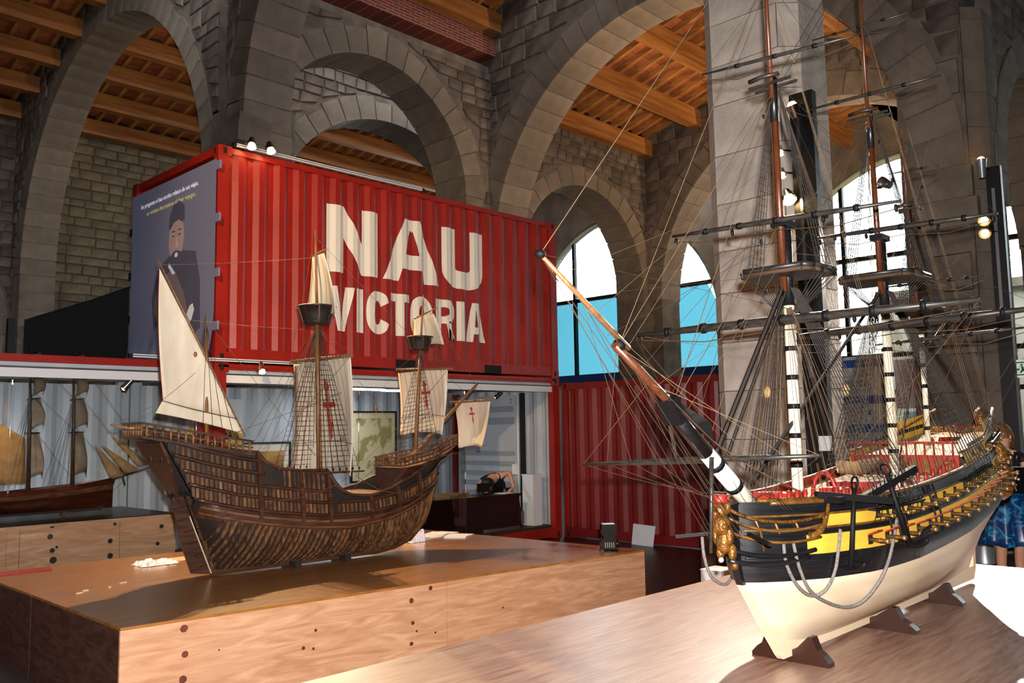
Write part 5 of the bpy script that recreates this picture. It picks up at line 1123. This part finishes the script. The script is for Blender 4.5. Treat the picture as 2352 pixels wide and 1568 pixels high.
# hall lamps outside the picture, on the pillar to the left of the photographer
spotlight((1.0, 4.6, 5.3), (7.2, 9.5, 3.9), 'hall spotlight aimed at the red container lettering', 1150, r=.09, L=.3, body=M_silver, ang=48, arm=.2, soft=.04)
hp = thing('hall_light_post', 'tall post carrying the hall spotlight left of the camera', 'post', (.95, 4.9, 0)); MB().box(-.06, .06, -.06, .06, 0, 5.6).obj('post', M_black, hp); MB().box(-.05, .1, -.35, .0, 5.48, 5.54).obj('arm', M_black, hp); MB().box(-.2, .2, -.2, .2, 0, .03).obj('foot', M_black, hp)
# fluorescent tubes under the case ceilings
for x, lab in ((2.2, 'fluorescent tube in the left display case ceiling'), (7.8, 'fluorescent tube in the middle display case ceiling')):
    f = thing('fluorescent_lamp', lab, 'lamp', (x, 10.9, 2.415)); MB().box(-.65, .65, -.04, .04, .0, .04).obj('fitting', M_white, f)
    MB().tube([(-.6, 0, -.02), (.6, 0, -.02)], .014, 8).obj('tube', mat('tube_glow_%d' % int(x), '#ffffff', .3, emit='#e4f0ff', estr=9), f)
    l = lamp('tube_light', 'AREA', (0, 0, -.05), 26, (.96, .98, 1), .5); l.parent = f; l.location = (0, 0, -.05)
# black lighting posts on the pillars
pp = thing('lighting_post', 'black lighting post fixed to the pale pillar behind the foremast', 'post', (8.08, 3.75, 0))
MB().box(0, .09, -.12, .12, 0, 5.05).obj('post', M_black, pp); MB().box(-.012, 0, .02, .05, 2.2, 4.9).obj('track', M_steel, pp); MB().box(-.05, 0, -.14, -.03, 1.5, 1.64).obj('junction_box', M_white, pp)
for z, y, up_, n in ((4.9, .04, True, 'top lamp on the black pillar post, shining upward'), (4.45, .19, False, 'upper small lamp beside the foremast on the pillar post'), (4.22, .18, False, 'second small lamp down on the black pillar post'), (3.96, .12, False, 'lowest and brightest lamp on the black pillar post')):
    spotlight((7.98, 3.75+y, z), (7.4, 4.0, z+1.5) if up_ else ((4.9, 2.3, .9) if z > 4 else (6.5, 2.2, 1.0)), n, 0 if up_ else 420, (1, .86, .7), r=.075 if z > 4.8 or z < 4 else .04, L=.13, bulb=M_bulb2 if up_ else M_bulb, arm=.14, up=(1, -.6, 0), ang=80)
p2 = thing('lighting_post', 'tall black lighting post on the brown pillar above the woman', 'post', (12.9, 3.3, 0))
MB().box(-.02, .07, -.08, .1, 0, 5.2).obj('post', M_black, p2); MB().box(-.03, 0, .0, .04, 3.2, 4.9).obj('track', M_silver, p2)
for z, t, n in ((5.1, (12.6, 3.4, 9), 'silver uplight on the post above the woman'), (4.5, (5.4, 2.2, 1.1), 'upper of two silver lamps pointing left on the post'), (4.32, (4.4, 2.0, .9), 'lower of two silver lamps pointing left on the post')):
    q = V((12.8, 3.42, z)); spotlight(q+(V(t)-q).normalized()*.2, t, n, 0 if z > 5 else 1150, (1, .88, .74), r=.075, L=.26, body=M_silver, bulb=M_bulb2, arm=.2, up=(.7, -.5, .0), ang=44, soft=.035)
# warm uplights on the arch walls that light the roofs
for i, (p, t, e) in enumerate((((13.95, 5.2, 5.6), (16, 11.2, 9.6), 1000), ((19.6, 5.2, 5.8), (21.8, 11, 9.6), 1100), ((8.6, 16.5, 6.6), (10.4, 22.6, 10.6), 170), ((17.4, 16.5, 6.4), (17, 22.6, 10.6), 240), ((14.2, 12.4, 5.4), (16, 6, 9.6), 500))):
    d = (V(t)-V(p)).normalized(); u = thing('roof_uplight', ['uplight in the nave beyond the widest arch', 'uplight in the last bay before the windows', 'uplight behind the tall stone pier', 'uplight behind the lower far arch', 'uplight facing the near roof slope beyond the widest arch'][i], 'lamp', p)
    MB().tube([-d*.2, V((0, 0, 0))], [.06, .09], 10).obj('housing', M_silver, u); MB().ball(-d*.04, .05, 8, 5).obj('bulb', M_bulb2, u); MB().bar((0, 0, -.1), (-.3 if i not in (2, 3) else 0, -.3 if i in (2, 3) else 0, -.16), .03, .03).obj('bracket', M_black, u)
    l = lamp('uplight_beam', 'SPOT', (0, 0, 0), e, (1, .72, .45), .05, None, 110, .8); l.parent = u; l.location = d*.08; l.rotation_euler = d.to_track_quat('-Z', 'Y').to_euler()

# ================================================================== things in and around the display cases
def board(name, lab, cat, x0, x1, y, z0, z1, m, fr=None, fw=.03):
    r = thing(name, lab, cat, ((x0+x1)/2, y, z0)); w = (x1-x0)/2; h = z1-z0
    MB().box(-w, w, -.01, .01, 0, h).obj('sheet', m, r)
    if fr:
        for a in ((-w-fw, -w, 0, h), (w, w+fw, 0, h), (-w-fw, w+fw, -fw, 0), (-w-fw, w+fw, h, h+fw)): MB().box(a[0], a[1], -.025, .012, a[2], a[3]).obj('frame_bar', fr, r)
    return r
M_map = mat('parchment_map', '#c9bd98', .8, col2='#8f8a58', scale=3.4, lo=.5, hi=.56, detail=8, col3='#b5a876'); M_map2 = mat('brown_chart', '#8a5a2a', .8, col2='#b98a4c', scale=5, lo=.4, hi=.6)
mp1 = board('framed_map', 'framed old map behind the carrack fore sail', 'map', 8.33, 9.2, 11.66, .97, 2.06, mat('map_paper', '#cfc4a4', .8), M_black, .03)
MB().box(-.36, .36, -.014, -.011, .1, 1.0).obj('printed_map', M_map, mp1)
mp2 = board('framed_map', 'framed brown chart behind the carrack main shrouds', 'map', 6.2, 7.18, 11.66, .95, 1.6, mat('chart_mat', '#d8d0bd', .8), M_black, .025)
MB().box(-.4, .4, -.014, -.011, .08, .54).obj('printed_map', M_map2, mp2)
ip = board('info_panel', 'white and yellow panel lettered VICTORIA behind the lateen sail', 'panel', 5.55, 6.38, 11.6, .9, 2.25, M_white)
MB().box(-.4, .4, -.013, -.011, .0, .98).obj('yellow_field', mat('yellow_print', '#e0b95c', .7), ip)
textmesh('lettering', 'VICTORIA', .13, M_black, ip, frame_mat((-.33, -.016, .78), (1, 0, 0), (0, 0, 1)), .001, .004)
dk = thing('reception_desk', 'dark brown desk at the right end of the middle display', 'desk', (9.1, 9.85, .2))
MB().box(-1.0, .98, -.22, .2, .0, .52).obj('body', mat('dark_desk_wood', '#2c1510', .35, col2='#1d0d0a', scale=6, stretch=(8, 1, .6)), dk); MB().box(-1.03, 1.0, -.25, .23, .52, .55).obj('desk_top', MT['dark_desk_wood'], dk); MB().box(.2, .96, -.24, -.2, -.0, .05).obj('kick_plate', M_steel, dk)
cb = thing('cardboard_sheets', 'brown cardboard sheets lying on the dark desk', 'cardboard', (8.75, 9.78, .75)); M_card = mat('cardboard', '#9a7440', .8)
for k in range(3): MB().cbox((.04*k, .01*k, .012+.022*k), .62-.1*k, .34, .02, .2*k).obj('sheet', M_card, cb)
mn = thing('small_monitor', 'small dark screen on the desk in front of the bent person', 'monitor', (9.6, 9.95, .75)); MB().box(-.13, .13, -.01, .01, .03, .17).obj('screen', M_black, mn); MB().box(-.06, .06, -.05, .05, 0, .015).obj('foot', M_black, mn); MB().box(-.015, .015, -.008, .008, .01, .06).obj('neck', M_black, mn)
pp_ = thing('desk_papers', 'white papers on the desk near the bent person', 'paper', (9.9, 9.8, .75)); MB().cbox((0, 0, .003), .25, .2, .006, .2).obj('sheet', M_white, pp_); MB().cbox((.04, .02, .008), .22, .16, .004, -.1).obj('sheet', M_white, pp_)
wb = thing('white_box', 'tall white box beside the red post at the display end', 'box', (10.58, 9.82, .2)); MB().box(-.1, .1, -.12, .12, 0, .8).obj('carton', M_white, wb); MB().box(-.11, .11, -.13, .13, .8, .82).obj('lid', M_white, wb)
bg = thing('black_bag', 'black bag on the floor beside the dark desk', 'bag', (10.32, 9.9, .2)); b = MB(); b.ball((0, 0, .16), .16, 12, 8, (.6, .7, 1)); b.obj('pouch', mat('black_fabric', '#101012', .7), bg); MB().tube([(-.05, 0, .28), (-.03, 0, .4), (.03, 0, .4), (.05, 0, .28)], .012, 6).obj('strap', M_black, bg); MB().cbox((0, -.1, .14), .07, .02, .2).obj('grey_patch', M_steel, bg)
# black cloth over the left container
ct = thing('black_curtain', 'black cloth screen standing on the lower left container', 'curtain', (4.2, 11.84, ZM))
rows = []
for i in range(25):
    x = 3.53-4.2+1.28*i/24; zt = lerp_tab([(3.53, 3.2), (3.92, 3.36), (4.33, 3.53), (4.82, 3.76)], x+4.2)-ZM; rows.append([V((x, .012*math.sin(i*1.7)*(j/6), zt*(1-j/6)+.0)) for j in range(7)])
MB().grid(rows).obj('cloth', mat('black_cloth', '#060607', .95), ct); MB().box(-.02, .02, .01, .05, 0, .86).obj('pole', M_black, ct); MB().tube([r[0] for r in rows], .012, 5).obj('top_bar', M_black, ct)
MB().box(-.86, -.78, -.04, .03, 0, .62).obj('side_post', M_black, ct)
# things on the long plinth
fu = thing('flash_unit', 'small black camera flash unit on the corner of the long plinth', 'flash unit', (6.66, 5.2, PH), math.radians(-40)); M_bp = mat('black_plastic', '#09090a', .3)
MB().lathe([(.1, 0), (.1, .006), (.02, .01)], (0, 0, 0), 20).obj('foot_disc', M_bp, fu); b = MB().box(-.08, .06, -.05, .05, .01, .11); b.obj('body', M_bp, fu)
MB().box(-.06, .05, -.045, .045, .11, .14).obj('neck', M_bp, fu); MB().box(-.075, .065, -.055, .055, .14, .245).obj('head', M_bp, fu); MB().box(-.06, .05, -.04, .04, .245, .252).obj('diffuser', mat('white_lens', '#e8e8ea', .4), fu)
for k in range(5): MB().box(-.05+.02*k, -.042+.02*k, -.053, -.05, .03, .08).obj('vent', M_steel, fu)
MB().lathe([(.035, 0), (.035, .03), (.03, .035)], (.06, 0, .06), 12, 0).obj('dial', M_bp, fu); MB().box(-.078, -.074, -.03, .0, .16, .2).obj('red_window', mat('red_window', '#7a0f10', .2), fu)
def crumple(name, lab, p, sx, sy, sz, m, sd, cat='tissue'):
    rr = random.Random(sd); b = MB(); n, k = 13, 9
    gridh = [[(rr.random()**1.6)*sz for _ in range(k+1)] for _ in range(n+1)]
    for i in range(n+1):
        for j in range(k+1):
            if i in (0, n) or j in (0, k): gridh[i][j] = .002+rr.random()*.004
    b.grid([[V(((i/n-.5)*sx+rr.uniform(-.02, .02)*sx, (j/k-.5)*sy+rr.uniform(-.03, .03)*sy, gridh[i][j])) for j in range(k+1)] for i in range(n+1)], False)
    o = b.obj(name, m, None, p); return tag(o, lab, cat)
M_paper = mat('white_paper', '#e6e4e6', .7)
crumple('crumpled_paper', 'crumpled white paper on the plinth left of the carrack rudder', (3.5, 7.88, PH), .34, .26, .05, M_paper, 3)
crumple('crumpled_plastic', 'crumpled white plastic beside the carrack bow', (5.93, 7.22, PH), .2, .2, .17, M_paper, 5)
o = tag(MB().prism([(-.28, -.1, 0), (.2, -.14, 0), (.28, .1, 0), (-.2, .14, 0)], (0, 0, .003)).obj('brown_paper', mat('kraft_paper', '#b99a78', .8), None, (3.66, 8.02, PH)), 'flat brown paper under the crumpled white paper', 'paper')
for k, (x, y, a) in enumerate(((6.58, 7.5, .3), (6.55, 7.18, .55), (6.22, 7.4, .1))):
    t = thing('paper_stack', ['open white booklet on the plinth behind the carrack bow', 'front white booklet nearest the bare plinth end', 'leftmost loose white sheets beside the carrack bow'][k], 'papers', (x, y, PH+.0*k), a); MB().box(-.17, .17, -.12, .12, 0, .008).obj('sheet', M_paper, t); MB().prism([(-.17, -.12, .008), (.0, -.12, .02), (.0, .12, .02), (-.17, .12, .008)], (0, 0, .003)).obj('page', M_paper, t)
tag(MB().prism([(-.3, -.14, 0), (.24, -.12, 0), (.3, .1, 0), (-.3, .14, 0)], (0, 0, .006)).obj('red_mat', mat('red_card', '#8a1f14', .5), None, (2.52, 8.38, PH)), 'flat red card on the plinth at the left edge', 'card')
for k, (x, y, a, L) in enumerate(((2.5, 6.9, .3, .05), (2.57, 6.97, -.1, .04), (2.75, 6.98, .4, .02), (2.9, 7.1, .2, .06))): tag(MB().cbox((0, 0, .003), L, .008, .005, a).obj('wood_splinter', M_pale, None, (x, y, PH)), ['longest front pale splinter near the left plinth edge', 'pale splinter just behind the longest one on the plinth', 'tiny pale wood crumb right of the two splinters', 'flat pale chip farthest right on the plinth seam'][k], 'splinter', 'wood splinters on the plinth')
cd_ = tag(MB().prism([(10.86, 8.05, .0), (10.8, 7.62, .0), (10.88, 7.62, .29), (10.92, 8.05, .3)], (.006, 0, 0)).obj('white_card', M_paper), 'white card leaning against the dark red container', 'card')
bx2 = thing('white_carton', 'small white carton standing behind the warship bow table', 'carton', (6.85, 4.15, 0)); MB().box(-.12, .12, -.1, .1, 0, .5).obj('carton', M_paper, bx2); MB().box(-.125, .125, -.105, .105, .5, .51).obj('flap', M_paper, bx2)
bx3 = thing('dark_wood_post', 'dark wooden post on the floor behind the warship bow', 'post', (7.35, 4.5, 0)); MB().box(-.08, .08, -.08, .08, 0, .82).obj('shaft', M_plyend, bx3); MB().box(-.1, .1, -.1, .1, 0, .05).obj('foot', M_plyend, bx3)
# far bay: posters, and a flat board standing in for a striped boat hull
M_navy = mat('navy_print', '#1f4f96', .6)
eb = thing('boat_hull_board', 'flat board standing in for a white boat hull with navy stripes and lettering behind the mainmast', 'board', (15.5, 6.35, 0)); MB().box(0, .04, -.5, .45, .9, 2.95).obj('sheet', mat('board_white', '#cfccc6', .6), eb)
for z in (2.75, 2.1, 1.6): MB().box(-.006, 0, -.5, .45, z, z+.14).obj('stripe', M_navy, eb)
MB().box(-.006, 0, -.3, .2, .95, 1.35).obj('red_field', mat('red_print', '#a03020', .6), eb); textmesh('lettering', 'PUBLICA', .15, M_black, eb, frame_mat((-.01, .42, 2.42), (0, -1, 0), (0, 0, 1)), .001)
for y in (-.45, .4): MB().box(0, .05, y-.02, y+.02, 0, .9).obj('leg', M_black, eb)
for i, (y0, y1, z0, z1, c1, c2, lab) in enumerate(((5.1, 5.78, 2.0, 2.85, '#c9a3ab', '#d8c8cc', 'pink tinted poster beside the mizzen mast'), (5.1, 5.85, 1.1, 1.95, '#5aa6b4', '#a8d4dc', 'teal underwater poster beside the mizzen mast'))):
    q = thing('poster_stand', lab, 'poster', (15.6+.5*i, (y0+y1)/2, 0)); MB().box(0, .03, y0-(y0+y1)/2, y1-(y0+y1)/2, z0, z1).obj('sheet', mat('poster_%d' % i, c1, .5, col2=c2, scale=4), q); MB().box(.03, .06, -.03, .03, 0, z1).obj('post', M_black, q); MB().box(-.1, .2, -.2, .2, 0, .02).obj('foot', M_black, q)
dbm = thing('black_counter', 'low black counter with white edge behind the warship deck', 'counter', (13.9, 6.3, 0)); MB().box(0, .5, -1.2, .8, 0, 1.1).obj('body', M_black, dbm); MB().box(-.04, .54, -1.24, .84, 1.1, 1.16).obj('counter_top', M_white, dbm)
# exit sign
ex = thing('exit_sign', 'green and white emergency exit sign at the right edge', 'sign', (13.15, 3.26, 2.33)); MB().box(0, .03, -.25, .12, 0, .24).obj('plate', mat('sign_pale_green', '#cfe8d4', .5, emit='#cfe8d4', estr=.35), ex); MB().box(-.01, .04, .12, .15, -.02, .26).obj('holder', M_steel, ex)
dg_ = mat('sign_dark_green', '#173a2a', .5)
for a in ((.07, .085, .03, .21), (-.22, -.205, .03, .21), (-.22, .085, .03, .045), (-.22, .085, .195, .21)): MB().box(-.004, 0, a[0], a[1], a[2], a[3]).obj('border', dg_, ex)
MB().prism([(-.004, .06, .11), (-.004, .03, .085), (-.004, .03, .1), (-.004, -.03, .1), (-.004, -.03, .12), (-.004, .03, .12), (-.004, .03, .135)], (.002, 0, 0)).obj('arrow', dg_, ex)
MB().box(-.004, -.001, -.19, -.1, .05, .19).obj('door_symbol', dg_, ex); MB().lathe([(.012, -.005), (.012, 0)], (0, -.06, .17), 10, 0).obj('figure_head', dg_, ex); MB().prism([(-.004, -.05, .155), (-.004, -.075, .15), (-.004, -.085, .1), (-.004, -.11, .06), (-.004, -.09, .055), (-.004, -.07, .09), (-.004, -.045, .06), (-.004, -.03, .065), (-.004, -.055, .11)], (.002, 0, 0)).obj('figure_body', dg_, ex)
for x, y, l in ((12.05, 3.5, 'nearer silver cone lamp foot on the floor behind the warship'), (12.45, 2.9, 'farther silver cone lamp foot beside the woman')):
    c = thing('cone_lamp', l, 'lamp', (x, y, 0)); MB().lathe([(.2, 0), (.2, .02), (.1, .3), (.07, .42)], (0, 0, 0), 18).obj('cone', M_silver, c); MB().lathe([(.21, 0), (.21, .015)], (0, 0, 0), 18).obj('base_ring', M_black, c)
# pale building seen through the windows
ob = thing('outer_building', 'pale stone building outside the windows', 'building', (32, 3, -.05)); MB().box(0, 4, -14, 9, 0, 6.2).obj('wall', mat('pale_building', '#b8b0a0', .9, col2='#a39a88', scale=1.2), ob)
MB().box(-.2, 4.2, -14.2, 9.2, 6.2, 6.5).obj('cornice', M_ashlar, ob)
for k in range(6): MB().box(-.03, 0, -12+3.4*k, -10.8+3.4*k, 2.2, 4.6).obj('window', mat('outer_window', '#4e5a60', .3) if 'outer_window' not in MT else MT['outer_window'], ob)

# ================================================================== people
M_skin = mat('skin', '#c98f72', .55); M_hair = mat('light_brown_hair', '#5c3c1e', .6, col2='#80592f', scale=30, stretch=(1, 1, .15)); M_dhair = mat('dark_hair', '#120c09', .55)
M_blk = mat('black_cloth_top', '#0c0b0d', .7); M_skirt = mat('blue_patterned_satin', '#0f2f5c', .3, col2='#2f86a8', scale=9, lo=.45, hi=.62, col3='#153f78', distort=1.5)
def skin(name, nodes, edges, m, parent, rootn, sub=2):
    ks = list(nodes); me = bpy.data.meshes.new(name); me.from_pydata([nodes[k][0] for k in ks], [(ks.index(a), ks.index(b)) for a, b in edges], [])
    o = link(name, me, m, parent); o.modifiers.new('skin', 'SKIN')
    sv = me.skin_vertices[0].data
    for i, k in enumerate(ks): r = nodes[k][1]; sv[i].radius = (r, r) if not isinstance(r, tuple) else r; sv[i].use_root = (k == rootn)
    o.modifiers['skin'].use_smooth_shade = True; s = o.modifiers.new('sub', 'SUBSURF'); s.levels = s.render_levels = sub; return o
def hand(n, e, w, tip_dir, palm_dir, side, pre):      # palm, four fingers and a thumb grown from wrist node w
    W_ = V(n[w][0]); d = V(tip_dir).normalized(); s = V(side).normalized(); q = V(palm_dir).normalized()
    n[pre+'palm'] = (W_+d*.05, (.03, .018)); e.append((w, pre+'palm')); n[pre+'kn'] = (W_+d*.085, (.034, .014)); e.append((pre+'palm', pre+'kn'))
    for i, L in enumerate((.065, .075, .07, .055)):
        b_ = W_+d*.095+s*(.027-.018*i); n[pre+'f%da' % i] = (b_+d*L*.3, .009); n[pre+'f%db' % i] = (b_+d*L*.7+q*.015, .0085); n[pre+'f%dc' % i] = (b_+d*L*.9+q*.035, .007)
        e += [(pre+'kn', pre+'f%da' % i), (pre+'f%da' % i, pre+'f%db' % i), (pre+'f%db' % i, pre+'f%dc' % i)]
    n[pre+'ta'] = (W_+d*.05+s*.042, .011); n[pre+'tb'] = (W_+d*.08+s*.055+q*.01, .0095); e += [(pre+'palm', pre+'ta'), (pre+'ta', pre+'tb')]
# --- woman with folder: local -y is forward, root at her feet
wm = thing('person', 'woman with bobbed hair, black top and blue skirt holding a folder', 'person', (10.08, 2.68, 0), math.radians(-52))
n = {'pel': ((0, 0, .93), (.15, .11)), 'wst': ((0, 0, 1.1), (.125, .09)), 'chs': ((0, 0, 1.28), (.15, .1)), 'shb': ((0, .01, 1.4), (.11, .075)), 'nk': ((0, 0, 1.47), .048), 'jaw': ((0, -.02, 1.55), (.062, .068)), 'fac': ((0, -.012, 1.62), (.075, .088)), 'skl': ((0, .01, 1.69), (.072, .08)),
     'rs': ((-.17, .01, 1.4), .055), 're': ((-.21, -.05, 1.16), .042), 'rw': ((-.06, -.2, 1.1), .028), 'ls': ((.17, .01, 1.4), .055), 'le': ((.22, -.04, 1.16), .042), 'lw': ((.12, -.22, 1.05), .028),
     'rh': ((-.085, 0, .88), .085), 'rk': ((-.09, -.01, .5), .058), 'rc': ((-.09, .02, .33), .052), 'ra': ((-.09, .02, .09), .035), 'rf': ((-.1, -.1, .03), .034), 'rt': ((-.1, -.16, .022), .026),
     'lh': ((.085, 0, .88), .085), 'lk': ((.09, -.01, .5), .058), 'lc': ((.09, .02, .33), .052), 'la': ((.09, .02, .09), .035), 'lf': ((.1, -.1, .03), .034), 'lt': ((.1, -.16, .022), .026)}
e = [('pel', 'wst'), ('wst', 'chs'), ('chs', 'shb'), ('shb', 'nk'), ('nk', 'jaw'), ('jaw', 'fac'), ('fac', 'skl'), ('shb', 'rs'), ('rs', 're'), ('re', 'rw'), ('shb', 'ls'), ('ls', 'le'), ('le', 'lw'), ('pel', 'rh'), ('rh', 'rk'), ('rk', 'rc'), ('rc', 'ra'), ('ra', 'rf'), ('rf', 'rt'), ('pel', 'lh'), ('lh', 'lk'), ('lk', 'lc'), ('lc', 'la'), ('la', 'lf'), ('lf', 'lt')]
hand(n, e, 'rw', (1, -.1, -.1), (0, -1, 0), (0, -.1, 1), 'r'); hand(n, e, 'lw', (-1, -.15, .25), (0, -1, .2), (.2, 0, 1), 'l')
bd = skin('body', n, e, M_skin, wm, 'pel')
tn = {'wst': ((0, 0, 1.02), (.15, .11)), 'w2': ((0, 0, 1.12), (.14, .1)), 'chs': ((0, -.01, 1.28), (.165, .118)), 'shb': ((0, .01, 1.385), (.125, .085)), 'rs': ((-.17, .01, 1.4), .062), 'ru': ((-.19, -.015, 1.3), .056), 'ls': ((.17, .01, 1.4), .062), 'lu': ((.195, -.015, 1.3), .056)}
skin('black_top', tn, [('wst', 'w2'), ('w2', 'chs'), ('chs', 'shb'), ('shb', 'rs'), ('rs', 'ru'), ('shb', 'ls'), ('ls', 'lu')], M_blk, wm, 'chs')
rows = []
for j in range(13):
    t = j/12; z = 1.1-.6*t; row = []
    for k in range(48):
        a = 2*pi*k/48; fo_ = 1+.09*t*math.sin(a*9+.6)+.04*t*math.sin(a*5); rx, ry = .145+.13*t**.8, .105+.12*t**.8; row.append(V((rx*math.cos(a)*fo_, ry*math.sin(a)*fo_, z+.012*math.sin(a*4)*t)))
    rows.append(row)
o = MB().grid(rows, True, True).obj('skirt', M_skirt, wm); o.modifiers.new('t', 'SOLIDIFY').thickness = .004
# head group turned to her left
hd = bpy.data.objects.new('head_details', None); COL.objects.link(hd); hd.parent = wm; hd.location = (0, 0, 1.6); hd.rotation_euler = (0, 0, math.radians(20))
hb = MB(); rows = []
for j in range(10):
    t = j/9; row = []
    for k in range(28):
        a = 2*pi*k/28; fr = max(0, -math.sin(a)); z = .145*math.cos(t*pi*.62)-.02 if t < .8 else .145*math.cos(.8*pi*.62)-.02-(t-.8)*.55*(1 if fr < .55 else 0.05)
        rr_ = (.098*math.sin(min(1, t*1.25)*pi/2)+.014*max(0, t-.5))*(1-.06*fr); row.append(V((rr_*math.cos(a), rr_*math.sin(a)*1.08+.012, z)))
    rows.append(row)
hb.grid(rows, True, True); ho = hb.obj('hair', M_hair, hd); ho.modifiers.new('t', 'SOLIDIFY').thickness = .012
for s in (-1, 1):
    MB().ball((s*.032, -.083, .015), .011, 8, 6, (1.2, .6, .8)).obj('eye', M_white, hd); MB().ball((s*.032, -.0905, .015), .0055, 6, 4, (1, .5, 1)).obj('iris', M_dhair, hd); MB().bar((s*.018, -.092, .036), (s*.05, -.085, .036), .006, .005).obj('eyebrow', M_hair, hd); MB().ball((s*.078, -.005, 0), .02, 8, 6, (.4, .7, 1.2)).obj('ear', M_skin, hd)
MB().ball((0, -.1, -.012), .015, 8, 6, (.8, 1, 1.6)).obj('nose', M_skin, hd); MB().ball((0, -.09, -.05), .02, 10, 6, (1.1, .4, .4)).obj('lips', mat('lips', '#a04a40', .5), hd); MB().ball((0, -.097, -.049), .015, 8, 5, (1.1, .3, .25)).obj('teeth', M_paper, hd)
fd = thing('folder', 'black folder with a pale top edge held by the woman', 'folder', (10.08, 2.68, 0), math.radians(-52)); fm2 = Matrix.Rotation(.12, 4, 'Y')
MB().box(-.09, .21, -.262, -.25, 1.03, 1.29).obj('cover', M_bp, fd); MB().box(-.088, .208, -.25, -.238, 1.034, 1.294).obj('papers', M_paper, fd); MB().box(.0, .02, -.264, -.262, 1.16, 1.18).obj('sticker', M_paper, fd)
nt_ = tag(MB().prism([(-.05, 0, 0), (.1, 0, -.02), (.13, 0, .1), (0, 0, .12)], (0, .004, 0)).obj('leaflet', mat('green_leaflet', '#7a9a3a', .6), None, (10.18, 2.42, .96)), 'green leaflet below the folder in her hand', 'leaflet')
# --- person bent over the desk, head down on the arm
pb = thing('person', 'person in dark clothes bent over the desk, head resting on an arm', 'person', (10.2, 10.42, .2), 0)
n = {'pel': ((.28, .08, .5), (.15, .13)), 'wst': ((.2, .02, .62), (.13, .12)), 'chs': ((.05, -.08, .74), (.15, .12)), 'shb': ((-.08, -.16, .76), (.12, .09)), 'nk': ((-.17, -.22, .72), .05), 'jaw': ((-.24, -.26, .68), .065), 'skl': ((-.3, -.28, .68), .078),
     'rs': ((.0, -.28, .8), .06), 're': ((.1, -.36, .86), .045), 'rw': ((.06, -.5, .62), .03), 'ls': ((-.12, .02, .74), .06), 'le': ((-.3, .0, .6), .042), 'lw': ((-.36, -.2, .6), .03),
     'rh': ((.3, -.04, .45), .085), 'rk': ((-.05, -.08, .42), .06), 'ra': ((-.05, -.02, .09), .04), 'rf': ((-.14, -.06, .035), .034), 'lh': ((.3, .2, .45), .085), 'lk': ((-.05, .2, .42), .06), 'la': ((-.02, .2, .09), .04), 'lf': ((-.12, .2, .035), .034)}
e = [('pel', 'wst'), ('wst', 'chs'), ('chs', 'shb'), ('shb', 'nk'), ('nk', 'jaw'), ('jaw', 'skl'), ('chs', 'rs'), ('rs', 're'), ('re', 'rw'), ('chs', 'ls'), ('ls', 'le'), ('le', 'lw'), ('pel', 'rh'), ('rh', 'rk'), ('rk', 'ra'), ('ra', 'rf'), ('pel', 'lh'), ('lh', 'lk'), ('lk', 'la'), ('la', 'lf')]
hand(n, e, 'rw', (-.9, -.2, -.25), (-.2, 0, -1), (.2, -1, 0), 'r'); hand(n, e, 'lw', (-.3, -.9, -.1), (0, 0, -1), (-1, .2, 0), 'l')
skin('body', n, e, M_skin, pb, 'pel')
sn = {'pel': ((.28, .08, .5), (.17, .15)), 'wst': ((.2, .02, .63), (.15, .135)), 'chs': ((.05, -.08, .75), (.165, .135)), 'shb': ((-.07, -.15, .765), (.13, .1)), 'rs': ((.0, -.28, .8), .068), 'ru': ((.04, -.31, .82), .06), 'ls': ((-.12, .02, .74), .068), 'lu': ((-.2, .01, .68), .06)}
skin('dark_shirt', sn, [('pel', 'wst'), ('wst', 'chs'), ('chs', 'shb'), ('chs', 'rs'), ('rs', 'ru'), ('chs', 'ls'), ('ls', 'lu')], M_blk, pb, 'chs')
tn = {'pel': ((.28, .08, .48), (.17, .15)), 'rh': ((.3, -.04, .45), .1), 'rk': ((-.05, -.08, .42), .075), 'ra': ((-.05, -.02, .13), .055), 'lh': ((.3, .2, .45), .1), 'lk': ((-.05, .2, .42), .075), 'la': ((-.02, .2, .13), .055)}
skin('trousers', tn, [('pel', 'rh'), ('rh', 'rk'), ('rk', 'ra'), ('pel', 'lh'), ('lh', 'lk'), ('lk', 'la')], M_blk, pb, 'pel')
MB().ball((-.31, -.275, .71), .1, 14, 10, (1.15, 1, .8)).obj('hair', M_dhair, pb)
st = thing('stool', 'stool under the bent person behind the desk', 'stool', (10.5, 10.5, .2)); MB().lathe([(.17, 0), (.18, .02), (.17, .05)], (0, 0, .28), 18).obj('seat', M_black, st)
for a in (.8, 2.4, 3.9, 5.5): MB().tube([(.1*math.cos(a), .1*math.sin(a), .28), (.15*math.cos(a), .15*math.sin(a), 0)], .014, 6).obj('leg', M_steel, st)
